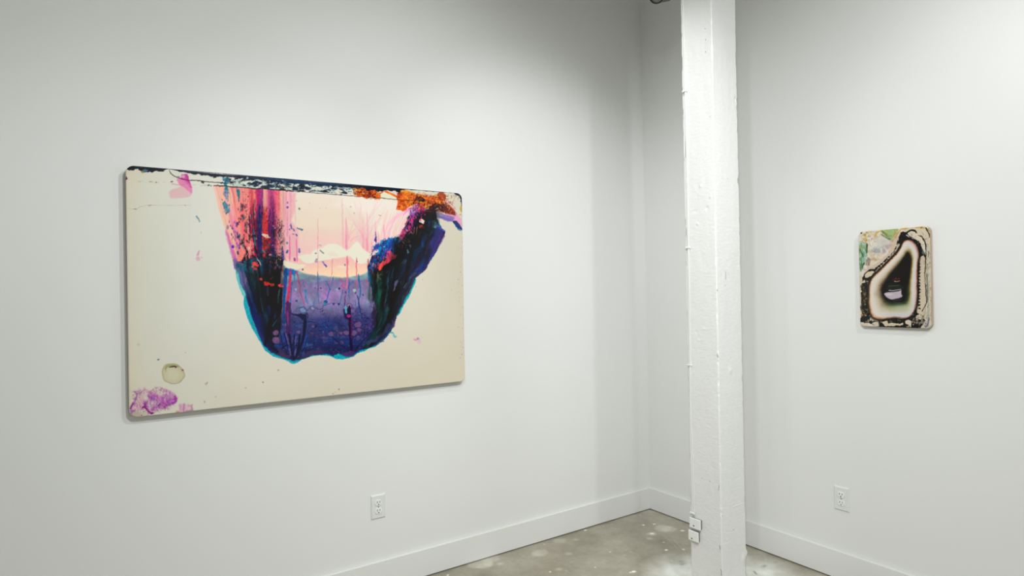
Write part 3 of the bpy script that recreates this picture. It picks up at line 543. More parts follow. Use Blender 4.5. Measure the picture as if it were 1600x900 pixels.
    c.scatter([(641, 326), (654, 318), (656, 324), (648, 338), (640, 336)], 60, [(70, 60, 160), (110, 90, 180), (200, 60, 140), (50, 60, 150), (150, 110, 190)], (.6, 1.7), .9, 1.2, 68, .9)
    c.scatter([(622, 372), (640, 360), (652, 362), (648, 382), (626, 392)], 40, [(24, 20, 26), (70, 30, 50), (40, 30, 60), (110, 50, 40)], (.6, 1.6), .8, 1.8, 69, .9)
    for P in [[(626, 376), (632, 381), (636, 384)], [(630, 374), (636, 379)], [(633, 372), (638, 375)], [(588, 428), (592, 431), (596, 428)], [(594, 427), (599, 431)], [(596, 424), (601, 428)], [(590, 432), (595, 437)], [(586, 430), (590, 430)], [(600, 422), (602, 426), (606, 424)], [(588, 438), (592, 446)]]:
        c.line(P, (160, 140, 90), .28, .8, .2)
    for P in [[(648, 355), (646, 366)], [(652, 354), (650, 368)], [(657, 360), (654, 372)], [(641, 362), (645, 366)], [(636, 368), (641, 363)]]:
        c.line(P, (190, 120, 110), .8, .7, .3, .5)
    c.poly([(675, 345), (679, 343), (683, 350), (681, 357), (675, 355)], (50, 150, 180), .9, .6, rag=.6)
    for k in range(4): c.line([(676+k*1.7, 354+k*.6), (679+k*1.7, 345+k*1.2)], (170, 190, 215), .35, .9)
    c.line([(684, 352), (689, 357), (695, 362)], (70, 80, 170), 1.6, .8, 1.2, .5, rag=.5); c.line([(684, 345), (688, 354)], (30, 140, 170), .7, .9, 1)
    c.poly([(663, 324), (668, 323), (670, 327), (664, 329)], (20, 140, 170), .9, .6, rag=.8)
    c.blob([(655, 345), (659, 342), (663, 344), (663, 348), (661, 350), (656, 347)], (226, 208, 196), .95, .5, rag=.8); c.line([(656, 346), (660, 338)], (210, 60, 110), 1, .8, .6, rag=.5)
    c.blob([(656, 322), (664, 327), (662, 330), (655, 330)], (220, 50, 110), .85, .5, rag=1.2)
    # ---------------- upper right: tail of pink, orange scab, lilac band
    c.poly([(694, 313), (702, 315), (708, 322), (714, 334), (721, 344), (723, 358), (716, 352), (706, 346), (700, 340)], (226, 140, 190), .75, 1.5)
    c.blob([(697, 318), (704, 318), (708, 324), (704, 326), (697, 324)], (230, 200, 196), .9, 1)
    c.blob([(682, 333), (690, 334), (700, 337), (710, 339), (708, 346), (700, 346), (690, 342), (683, 339)], (134, 106, 176), .92, .6, 1.2, 5)
    c.blob([(683, 330), (692, 334), (688, 338), (682, 336)], (130, 130, 150), .8, .6, .8); c.line([(686, 338), (696, 342), (706, 343)], (96, 90, 160), 1, .7, 1.6, .6, rag=.6)
    c.blob([(708, 346), (713, 345), (718, 350), (721.5, 356), (722, 360), (716, 357), (710, 351)], (14, 40, 96), .95, .4, 1); c.line([(711, 352), (716, 358), (720, 361)], (30, 120, 180), .6, .9, .9, rag=.5)
    O = [(552, 292.5), (560, 292), (572, 292), (584, 295), (590, 301), (596, 300), (604, 298), (612, 302), (620, 306), (622, 300), (630, 296), (640, 299), (650, 302), (660, 304), (668, 307), (674, 306), (681, 305), (686, 300), (692, 300), (697, 307), (696, 312), (691, 316), (698, 320), (706, 324), (711, 331), (711, 337), (704, 336), (694, 333), (684, 331), (676, 326), (664, 326), (656, 322), (652, 318), (645, 321), (638, 324), (634, 327), (633, 330), (622, 328.5), (619, 327), (621, 318), (621, 311), (612, 307), (604, 302), (598, 300), (595, 306), (594, 312), (586, 311), (580, 308), (572, 311), (562, 307), (553, 303), (551, 298)]
    gg, mk = c.mask(O, .4, 1.1, 3.5, 5)
    Xg, Yg = gg[2], gg[3]; nz = c.noise(Xg, Yg, 7, 7, 40, 4); tt = Yg-yt(Xg)
    col = ramp(nz, [(.15, (90, 24, 24)), (.34, (170, 60, 30)), (.44, (216, 86, 28)), (.62, (228, 104, 34)), (.8, (232, 140, 46)), (1, (240, 200, 90))])
    yl = np.clip(1-np.abs(Yg-(300+.13*(Xg-640)))/4.5, 0, 1)*((Xg > 626) & (Xg < 684))+np.clip(1-np.hypot(Xg-554, Yg-298)/8, 0, 1)
    col = col*(1-.8*yl[..., None])+np.array([226, 166, 40], np.float32)/255*.8*yl[..., None]
    red = np.clip(1-np.abs(Xg-566-(Yg-296))/13, 0, 1)*np.clip((Xg-556)/8, 0, 1)+np.clip((Xg-688)/14, 0, 1)*1.0
    red = np.clip(red, 0, 1)*np.clip(c.noise(Xg, Yg, 5, 5, 41)*1.8, 0, 1)
    col = col*(1-.75*red[..., None])+np.array([120, 36, 34], np.float32)/255*.75*red[..., None]
    c.put(gg, mk, col)
    c.poly([(594, 303), (600, 300), (610, 304), (620, 309), (620, 311), (596, 310)], (218, 214, 188), 1, .5, rag=.5)
    c.scatter([(552, 293), (586, 295), (592, 308), (556, 304)], 22, [(60, 20, 26), (100, 30, 30), (206, 90, 40)], (.4, 1.7), .6, 1, 71)
    c.scatter([(620, 303), (650, 304), (650, 318), (622, 326)], 20, [(150, 50, 26), (236, 130, 50), (190, 70, 30)], (.3, 1.3), .5, 1.6, 72)
    c.scatter([(684, 318), (700, 321), (711, 332), (700, 334), (684, 328)], 46, [(40, 20, 24), (24, 20, 26), (150, 56, 40), (200, 90, 60)], (.5, 1.6), .85, 1, 73)
    c.scatter([(572, 308), (580, 307), (592, 310), (590, 313), (574, 312)], 8, [(236, 180, 120), (226, 130, 60)], (.5, 1.2), .8, 1, 74)
    K = (26, 22, 26)
    c.blob([(652, 306), (658, 307), (663, 311), (665, 314), (660, 317), (654, 314), (650, 312)], K, .96, .5, 1.6, 3)
    c.blob([(672, 322), (678, 318), (686, 318), (694, 322), (700, 327), (694, 330), (686, 328), (682, 330), (680, 342), (664, 345), (660, 338), (668, 330)], K, .96, .6, 1.6, 4)
    c.scatter([(646, 308), (668, 310), (670, 326), (646, 322)], 40, [(110, 40, 26), (40, 24, 24), (90, 36, 30), (120, 110, 60), (60, 26, 26)], (.5, 1.8), .85, 1, 75)
    c.scatter([(650, 320), (664, 322), (664, 336), (652, 338)], 30, [(200, 40, 90), (30, 22, 40), (140, 30, 60), (20, 60, 90)], (.5, 1.6), .85, 1, 76)
    c.spot(671, 316.5, 1.8, 3, (120, 110, 50), .8, rag=1); c.spot(683, 326.5, 2.6, 1.2, (140, 130, 140), .9, rag=.8, rot=-.3); c.spot(686, 330.5, 2.6, 1, (130, 100, 140), .8, rag=.6)
    c.poly([(634, 327), (638, 325), (650, 321), (654, 320), (650, 325), (642, 328), (634, 334), (628, 340)], (246, 140, 205), .75, .9, rag=.6)
    # the ochre flecks and black corner at the right edge
    c.blob([(719, 322), (722.5, 320), (722.5, 332), (719, 330)], (190, 150, 60), .85, .5, .8); c.spot(719, 335, 1.8, 1, (214, 160, 60), .85, rag=.5)
    # ---------------- top strip
    nb = c.noise
    gg = c.grid((190, 250, 732, 345)); Xg, Yg = gg[2], gg[3]; t = Yg-yt(Xg)
    pale = np.clip((Xg-352)/20, 0, 1)*np.clip((575-Xg)/30, 0, 1)
    lo = np.interp(Xg, [333, 380, 450, 560, 700], [19.5, 20, 18.5, 15.5, 14])   # depth of the line below the edge
    inside = (t > 0) & (t < lo)
    pn = np.clip((nb(Xg, Yg, 9, 6, 45, 4)-.42)*7, 0, 1)*pale*inside
    c.put(gg, pn*.75*np.clip((t-5)/4, 0, 1), ramp(nb(Xg, Yg, 12, 6, 46), [(0, (120, 160, 175)), (.5, (176, 194, 188)), (1, (206, 208, 184))]))
    dep = np.interp(Xg, [195, 205, 215, 225, 232, 240, 255, 262, 275, 290, 300, 312, 330, 345, 360, 380, 396, 410, 440, 470, 500, 520, 545, 570, 590, 606, 622, 634, 650, 680, 700, 712, 724],
                    [8, 6.5, 5, 8.5, 8, 6.5, 5.5, 1.5, 2, 3.5, 5, 5.5, 6.5, 6, 6, 7, 6.5, 7, 7.5, 6.5, 6.5, 6, 6.5, 6, 8, 5.5, 6, 2.2, 1, 1, .8, 1.2, 1.2])
    edge = dep+(nb(Xg, Yg, 6, 4, 47, 4)-.5)*np.clip(dep*1.1, .8, 6)
    m = np.clip((edge-t)*2+.5, 0, 1)*(t > -6)
    base = ramp(nb(Xg, t, 60, 3, 48), [(0, (16, 20, 30)), (.5, (18, 24, 38)), (1, (24, 30, 50))])
    bl = np.clip((Xg-380)/40, 0, 1)*np.clip((560-Xg)/40, 0, 1)*np.clip(1-np.abs(t-3.2)/2.6, 0, 1)
    base = base*(1-bl[..., None]*.85)+np.array([30, 70, 116], np.float32)/255*bl[..., None]*.85
    c.put(gg, m*.98, base)
    bk = np.clip((nb(Xg, Yg, 11, 5, 50, 4)-.56)*10, 0, 1)*pale*inside*np.clip((t-4)/2, 0, 1)
    c.put(gg, bk*.95, ramp(nb(Xg, Yg, 8, 5, 51), [(0, (16, 60, 90)), (.5, (24, 28, 42)), (1, (26, 24, 40))]))
    K = (26, 26, 30)
    for x, y, rx, ry in [(401, 287, 9, 3.4), (393, 287.5, 7, 2), (424, 284, 8, 3), (432, 287, 5, 2), (471, 291, 5, 5), (480, 294, 6, 2.6), (460, 293, 2.5, 1.6), (357, 280, 4, 3.4), (362, 284, 6, 1.5), (336, 276, 2, 1.4), (470, 298.5, 6, 1.2)]:
        c.spot(x, y, rx, ry, R.choice([(22, 26, 40), (24, 30, 54)]), .95, .5, rag=2, rs=3.5, seed=R.randint(0, 7))
    c.blob([(400, 278), (412, 279), (424, 283), (432, 290), (440, 294), (430, 288), (414, 282)], (24, 26, 42), .9, .5, .6)
    c.line([(400, 279), (420, 284), (450, 286), (474, 287), (500, 290)], (34, 60, 90), .5, .8, .5, rag=.6)
    c.spot(350.5, 280, 3.6, 3, (60, 130, 150), .85, rag=1.6); c.spot(356, 281, 2.4, 3.4, (30, 110, 140), .85, rag=1.2); c.line([(352, 284), (352, 292)], (36, 120, 140), 1.6, .95, 2.4, rag=.8)
    c.scatter([(366, 276), (390, 278), (392, 290), (368, 288)], 24, [(30, 40, 60), (70, 120, 140), (214, 208, 180), (150, 180, 180)], (.4, 1.6), .85, .7, 81)
    for P, w in [([(264, 265), (267, 271), (272, 275), (279, 278), (289, 281), (300, 282), (312, 282.6), (330, 284.5), (350, 286), (368, 286.4)], .62), ([(333, 290), (345, 290.4), (360, 291.6), (385, 293.4), (400, 294.6), (420, 295.4), (446, 297.6), (462, 299)], .85), ([(462, 299), (500, 302), (540, 305.2), (555, 306.5), (590, 309), (625, 312), (660, 314)], .4), ([(480, 296), (496, 298.6), (508, 298), (517, 295), (523, 291.5)], .55), ([(436, 287), (440, 292), (446, 292.6), (458, 293)], .6), ([(483, 297), (484, 301)], .5), ([(440, 290), (444, 294), (440, 296)], .5)]:
        c.line(P, K, w, .9, w, .3, rag=.35, rs=3)
    c.spot(316.5, 284.6, 2.4, 1.6, (40, 44, 34), .9, rag=.8); c.spot(524.5, 303.3, 1, .6, K, .9); c.spot(533, 303.8, 1.8, .7, K, .8)
    c.scatter([(620, 298), (700, 305), (696, 309), (660, 306), (626, 300)], 26, [(60, 100, 130), (40, 60, 80), (200, 204, 190), (220, 210, 190)], (.4, 1.4), .8, .5, 82)
    c.scatter([(520, 291), (552, 294), (550, 298), (522, 296)], 26, [(40, 90, 130), (30, 50, 80), (140, 180, 190)], (.4, 1.4), .85, .6, 83)
    c.blob([(684, 301), (694, 302), (697, 310), (692, 316), (688, 310)], (170, 70, 44), .85, .5, 1)
    c.poly([(708, 300.5), (714, 300), (724, 304), (723, 322), (721, 322), (720, 312), (717, 307), (712, 304)], (28, 30, 40), .95, .5, rag=.5)
    for P in [[(713, 305), (712, 308)], [(716.5, 308), (715, 312)]]: c.line(P, (70, 70, 70), .5, .8, .3)
    c.poly([(721.3, 318), (724, 318), (725, 400), (723.6, 400), (722.6, 350)], (40, 42, 50), .85, .4, rag=.3)
    c.scatter([(715, 380), (724, 380), (725, 560), (716, 560)], 46, [(120, 120, 100), (70, 66, 60), (160, 150, 120)], (.2, .6), .7, 1, 84)
    # ---------------- marks on the cream ground
    c.spot(227, 266.5, 4, 2.2, (70, 130, 150), .85, .8, rag=.6); c.spot(223, 268, 2, 1, (110, 170, 170), .6); c.spot(222.5, 268, 1.8, 2, (150, 110, 50), .85, rag=.5)
    c.poly([(195, 275), (198, 277), (200.5, 279), (198, 281), (195.5, 282)], (104, 30, 74), .95, .5, rag=.6)
    c.blob([(264, 300), (270, 295.5), (278, 294), (284, 290), (292, 292), (299, 302), (298, 306), (290, 308.5), (278, 309.5), (267, 309), (265, 304)], (218, 180, 182), .95, 1.2)
    c.blob([(277, 279), (284, 278), (293, 281), (298, 288), (300, 296), (299.5, 303), (295, 300), (288, 293), (281, 289), (277.5, 284)], (222, 130, 172), .95, .7)
    c.blob([(283, 273), (288, 271.6), (293, 273), (296, 282), (300, 292), (298, 294), (291, 286), (284, 279)], (206, 96, 160), .9, .7)
    c.blob([(288, 272), (293, 273), (295.5, 281), (298, 289), (294, 285), (290, 279)], (190, 50, 140), .8, .8); c.spot(286.5, 275.5, 3, 1.8, (222, 160, 190), .9, .7)
    c.line([(279, 278), (290, 281), (300, 282)], (96, 20, 66), .7, .9, .6); c.line([(268, 287), (276, 289), (290, 288), (298, 290)], (206, 110, 150), .5, .8, .4)
    c.spot(268.5, 284, 2, 1.1, (60, 30, 40), .9, rag=.7); c.spot(279, 276, 2, 1.4, (120, 130, 140), .8, rag=.8)
    for x0, x1, y0, y1 in [(214, 262, 283, 285.5), (300, 328, 288, 290)]:
        for k in range(12): c.spot(R.uniform(x0, x1), R.uniform(y0, y1), R.uniform(.5, 2), .4, (176, 166, 150), .5)
    c.spot(217.5, 283.2, 2, .8, (196, 160, 160), .7); c.spot(235, 283.5, 1.6, .7, (120, 120, 110), .7); c.spot(244, 284.6, .9, .8, (60, 60, 50), .8)
    c.spot(326, 289.3, 2.2, 1.3, (60, 90, 96), .85, rag=.6); c.spot(330, 290.3, 1, 1, (90, 110, 70), .8)
    c.line([(198, 326), (212, 327), (218, 324), (226, 321.5), (240, 320.6), (256, 321), (280, 320.6), (300, 321)], (160, 160, 150), .35, .55, .3, rag=.4)
    c.spot(211.5, 327, 2, .8, (110, 140, 150), .8, rag=.4); c.line([(232, 322), (237, 320.6)], (170, 80, 110), .5, .8, .3); c.spot(289.5, 320.6, .7, .7, (90, 80, 80), .8)
    c.line([(307, 338), (310, 342), (312, 347)], (90, 130, 150), 1.2, .8, .9, .5, rag=1); c.spot(314, 363.5, .8, 2, (176, 178, 176), .6, rag=.4)
    c.line([(311.5, 391), (309, 399)], (214, 130, 170), .6, .8, 2, .6, rag=.5); c.spot(309.5, 404, 3.2, 4, (216, 160, 178), .75, 1, rag=.8); c.spot(315, 402, 1, 1.6, (224, 140, 180), .7)
    c.line([(359, 393.5), (362, 398), (366, 401.5)], (150, 140, 130), .25, .6)
    c.spot(216.5, 538.5, 1.8, 2, (208, 168, 160), .6, .8); c.spot(247.5, 562, 2, .9, (50, 100, 120), .9, rag=.7, rot=-.4)
    ol = [(253, 581), (255, 574), (260, 569), (268, 567.6), (276, 568.5), (283, 574), (288, 581), (289.3, 586), (286, 593), (280, 598.5), (271, 600.3), (262, 598), (255, 592)]
    c.blob(ol, (150, 142, 106), .9, .35)
    c.blob([(271+(x-271)*.955, 584.5+(y-584.5)*.955) for x, y in ol], (196, 190, 156), 1, 1.4)
    c.blob([(271+(x-271)*.62, 586+(y-584.5)*.62) for x, y in ol], (206, 202, 176), .8, 4)
    c.line([(257, 577), (262, 572), (270, 571), (279, 573)], (126, 124, 70), 1.2, .6, 1.6, 1, rag=1); c.line([(264, 574), (269, 573), (274, 572.4)], (44, 36, 28), .7, .95, .9, .3, rag=.5); c.spot(274.5, 573.5, 1.6, 1.4, (90, 20, 50), .8, rag=.5); c.spot(285.5, 578.5, 1.5, 1.1, (130, 60, 80), .8, rag=.5); c.spot(259, 579.5, 1.8, 1.4, (190, 150, 140), .6, rag=.5)
    for x, y, r, col in [(290, 550.5, .8, (160, 150, 150)), (322, 600, 2, (176, 156, 150)), (324, 598, 1, (150, 110, 120)), (435, 578.5, 1.2, (160, 120, 120)), (411, 597.5, 1.3, (150, 90, 110)), (384, 606, .9, (160, 120, 130)), (337.5, 620, 1.2, (180, 170, 160)), (320, 628, 1.4, (170, 155, 150)), (650, 448, .8, (170, 160, 150)), (705, 453, .7, (180, 170, 150)), (660, 437, .3, (40, 40, 40)), (524, 613, 1.3, (190, 180, 170)), (530, 608.5, 1, (150, 100, 120)), (520, 615.5, .9, (150, 90, 90)), (472, 565, .6, (190, 170, 160))]:
        c.spot(x, y, r, r, col, .75, .6, rag=r*.4)
    c.line([(610, 519), (613.5, 520), (616, 525), (620, 526)], (90, 180, 178), .8, .95, 1.4, .5); c.line([(609, 519), (614, 519.5)], (30, 120, 130), .6, .8, .5)
    c.spot(648.5, 531, 2.4, 1.6, (226, 110, 160), .85, 1, rag=.6, rot=.4); c.spot(653, 529.5, 2.2, 1.8, (130, 110, 150), .8, .8, rag=.8); c.spot(655, 534, 2.6, 4, (214, 170, 190), .7, 1.2, rag=.8)
    for x, y, r, col in [(452, 303.3, .01, K), (468, 326.3, 1.7, (90, 96, 100)), (463, 313.5, 1, (190, 150, 120)), (547.5, 323.5, 1.4, (180, 160, 150)), (553.5, 333, 1, (170, 140, 120)), (484, 318, .7, (190, 170, 160)), (500, 325, .7, (190, 165, 150)), (509.5, 325, .7, (196, 170, 150)), (449, 316.5, 1.2, (80, 50, 150)), (449.3, 324, 1.5, (60, 40, 150))]:
        c.spot(x, y, r*.9, r*1.3 if x < 450 else r, col, .85, .5, rag=r*.3)
    c.line([(591, 335.5), (596, 337.5)], (206, 150, 90), .6, .8, .9, rag=.4)
    # blue birds and smudges over the pink
    for P, w, col, w1 in [([(454.5, 350), (455.5, 358)], 1, (70, 70, 150), 1.4), ([(457, 357), (460, 361)], .5, (80, 80, 140), 1), ([(452, 358), (453, 360)], 1, (70, 60, 130), .6), ([(463.5, 356), (468, 358), (473, 359)], .8, (40, 90, 120), 1.3), ([(456, 365.5), (460, 366.5)], .5, (80, 90, 130), .6), ([(462, 366), (464, 369)], 1, (60, 70, 140), 1.2), ([(448, 378), (448.5, 381)], 1.4, (50, 120, 140), 1.6), ([(449, 391), (448, 396)], 1.4, (30, 60, 120), 1.8), ([(467.5, 388), (468, 395)], 1.4, (70, 90, 180), 1.7), ([(460, 403), (461, 409)], 2, (150, 60, 140), 1.6), ([(497, 384), (500, 383), (502, 385)], .5, (130, 150, 150), .5), ([(500, 390.5), (503, 394), (505.5, 395.5)], .5, (70, 90, 90), .8), ([(492, 395.3), (495, 396)], .5, (60, 60, 100), .9), ([(494, 404), (496, 406)], 1.8, (120, 130, 150), 1.8), ([(492, 408), (496, 409)], 1.8, (150, 140, 170), 1.8), ([(504, 409), (507, 413), (510, 416.5)], 1.4, (110, 90, 170), 1.2), ([(507, 413.5), (510, 416.5)], 1, (60, 60, 130), 1.2), ([(539, 412), (538.5, 415)], .7, (100, 80, 140), .9), ([(557.5, 408.5), (559, 409)], .9, (60, 40, 130), .7), ([(575, 416), (577, 417)], 1, (60, 20, 40), 1)]:
        c.line(P, col, w, .85, w1, .5, rag=.6, seed=R.randint(0, 7))
    for P, w, a in [([(444, 392), (444.5, 405)], 1.4, .7), ([(452.5, 368), (453, 408)], 1.6, .75), ([(463, 372), (464.5, 410)], 1.3, .75), ([(454, 300), (454.5, 350)], .6, .4), ([(446, 300), (446, 360)], .5, .4), ([(449, 330), (449, 370)], 1.2, .5), ([(461, 320), (462, 350)], .6, .3)]:
        c.line(P, (214, 96, 150), w*.6, a, w, .7, rag=.5)
    # violet mould in the lower left corner
    M = [(203, 640), (208, 626), (210, 614), (216, 607), (226, 606), (232, 610), (244, 609), (255, 606), (266, 612), (275, 617), (277, 622), (274, 631), (265, 637), (262, 640), (250, 640), (240, 645), (234, 646), (229, 640), (222, 637), (214, 640), (206, 648)]
    gg, mk = c.mask(M, 2, 3, 5, 9)
    Xg, Yg = gg[2], gg[3]
    nz = c.noise(Xg, Yg, 6, 7, 60, 4)
    c.put(gg, mk*np.clip((nz-.2)*2.2, 0, .85), ramp(c.noise(Xg, Yg, 9, 9, 61)+(Yg-622)*.012, [(.2, (198, 176, 170)), (.42, (214, 165, 176)), (.55, (206, 140, 180)), (.66, (180, 96, 176)), (.8, (150, 60, 160)), (1, (120, 36, 120))]))
    for P, w, a, col in [([(209, 611), (213, 616), (212, 624), (208, 632), (203.5, 640)], 1.4, .8, (150, 100, 165)), ([(209, 629), (206, 634), (203.6, 639)], 1.3, .8, (120, 40, 130)), ([(213, 615), (220, 613), (227, 608)], .7, .7, (110, 90, 140)), ([(248, 608.5), (254, 607), (259, 609)], 1, .7, (206, 120, 170)), ([(222, 637.5), (226, 636), (230, 640), (236, 646), (240, 644)], 1.6, .9, (140, 24, 110)), ([(226, 630), (229, 636)], 1.8, .8, (120, 60, 140)), ([(259, 621), (259.5, 630)], 1, .8, (190, 70, 160)), ([(274, 619), (275, 628), (268, 630)], 2.2, .85, (160, 50, 160)), ([(250, 626), (262, 634)], 1.4, .6, (190, 80, 170)), ([(236, 640), (252, 634), (262, 637)], 2.4, .6, (190, 96, 176)), ([(246, 634), (252, 632)], 1, .8, (90, 50, 130)), ([(237, 624), (240, 622)], 1.8, .5, (140, 130, 180)), ([(244, 620), (248, 626)], 1.4, .5, (216, 120, 160))]:
        c.line(P, col, w, a, w*.7, .6, rag=1.2, rs=3, seed=R.randint(0, 7))
    c.blob([(224, 641), (228, 643), (233, 650), (224, 652)], (196, 190, 172), .9, .6); c.spot(252, 613.5, 7, 3, (208, 202, 184), .8, 1.6); c.spot(264, 637, 5, 3, (208, 202, 184), .8, 1.2, rag=1); c.spot(214, 648, 9, 6, (176, 160, 146), .7, 3)
    c.spot(221.5, 649, 1.2, 1.2, (150, 80, 76), .8); c.spot(277, 643.5, 3, 1.6, (204, 110, 120), .75, .8, rag=1)
    for P, w, col in [([(281, 632), (282, 642)], 1.6, (204, 130, 176)), ([(287.5, 631), (286.5, 643)], 1.8, (180, 84, 160)), ([(292, 634), (298, 634), (300, 642)], 1.2, (190, 130, 170)), ([(300, 632), (300, 643)], 1.2, (176, 130, 160)), ([(290, 642), (299, 641)], 1.6, (176, 110, 160))]:
        c.line(P, col, w, .7, w, .7, rag=1.4, rs=3, seed=R.randint(0, 7))
    c.poly([(280, 631), (300, 632), (301, 643), (278, 644)], (208, 150, 180), .4, 1.2, rag=1.5)
    
    # crackle in the mould, and cells inside the dark bodies
    for P, al, col_, sc in [([(205, 612), (250, 604), (278, 620), (262, 640), (230, 648), (204, 640)], .5, (120, 50, 130), 5), ([(552, 293), (596, 300), (594, 310), (556, 305)], .7, (90, 26, 24), 5), ([(622, 304), (710, 306), (710, 336), (622, 328)], .55, (120, 34, 22), 6)]:
        gg, mk = c.mask(P, 3, 2, 6); Xg, Yg = gg[2], gg[3]
        q = c.noise(Xg, Yg, sc, sc*1.3, 66, 3); c.put(gg, mk*al*np.clip(1.5-np.abs(q-.5)/.03, 0, 1), col_)
    speckle(c, [(392, 330), (404, 318), (428, 330), (442, 352), (443, 412), (372, 412), (376, 380), (384, 350)], [(24, 18, 40), (20, 70, 80), (170, 30, 60), (18, 18, 26)], .67, .85, 1.7, 4, 80)
    speckle(c, [(376, 300), (398, 300), (398, 350), (374, 350)], [(40, 50, 60), (190, 60, 90)], .7, .8, 1.2, 3.2, 90)
    speckle(c, [(427, 345), (443, 345), (443, 412), (427, 412)], [(90, 24, 60), (40, 60, 80), (210, 150, 140)], .66, .7, 1.2, 2.4, 95)
    speckle(c, [(552, 293), (590, 299), (592, 310), (556, 306)], [(120, 36, 24), (70, 20, 26), (240, 160, 50)], .6, .8, 2, 2, 100)
    speckle(c, [(622, 300), (710, 306), (711, 336), (684, 330), (634, 328), (621, 326)], [(150, 46, 24), (90, 30, 26), (236, 150, 50)], .62, .75, 2, 2.2, 105)
    speckle(c, [(684, 318), (700, 321), (711, 334), (690, 332)], [(50, 24, 26), (90, 34, 28)], .5, .85, 2, 2, 110)
    speckle(c, [(640, 340), (652, 320), (662, 326), (652, 350), (632, 372), (626, 376)], [(24, 20, 34), (60, 60, 150), (210, 60, 120), (22, 18, 22)], .6, .85, 1.6, 2.4, 115)
    speckle(c, [(582, 386), (612, 372), (626, 376), (618, 394), (600, 404), (578, 424), (574, 414)], [(30, 60, 150), (14, 110, 180), (24, 20, 50), (120, 60, 150)], .62, .8, 1.6, 2.6, 120)
    speckle(c, [(340, 274), (470, 286), (560, 296), (556, 304), (470, 297), (340, 290)], [(40, 110, 140), (24, 30, 44), (190, 200, 190), (24, 50, 80)], .66, .8, 2.6, 1.6, 125, 2)
    c.line([(445, 384), (445, 402)], (214, 150, 165), 1.2, .9); c.blob([(443, 407), (452, 410), (460, 413), (454, 419), (444, 415)], (222, 214, 192), .9, .8, rag=.6)
    mottle(c, .5, 1.3, 74)
    # black clotting and glints over both dark bodies
    for P, sd_, a in [([(612, 376), (650, 355), (682, 330), (684, 350), (676, 380), (668, 400), (640, 430), (640, 450), (622, 480), (606, 515), (590, 530), (580, 480), (580, 430), (600, 412), (614, 400)], 90, .8), ([(388, 424), (441, 420), (440, 500), (430, 535), (412, 500), (398, 460)], 92, .7)]:
        gg, mk = c.mask(P, 5, 3, 9); Xg, Yg = gg[2], gg[3]
        c.put(gg, mk*a*np.clip((c.noise(Xg+(Yg-400)*.25*(sd_ == 90), Yg, 7, 30, sd_ % 7+20, 4)-.42)*6, 0, 1), (20, 18, 20))
    c.ripple(.55, 2.6, 70); c.ripple(.8, 8, 72)
    return c

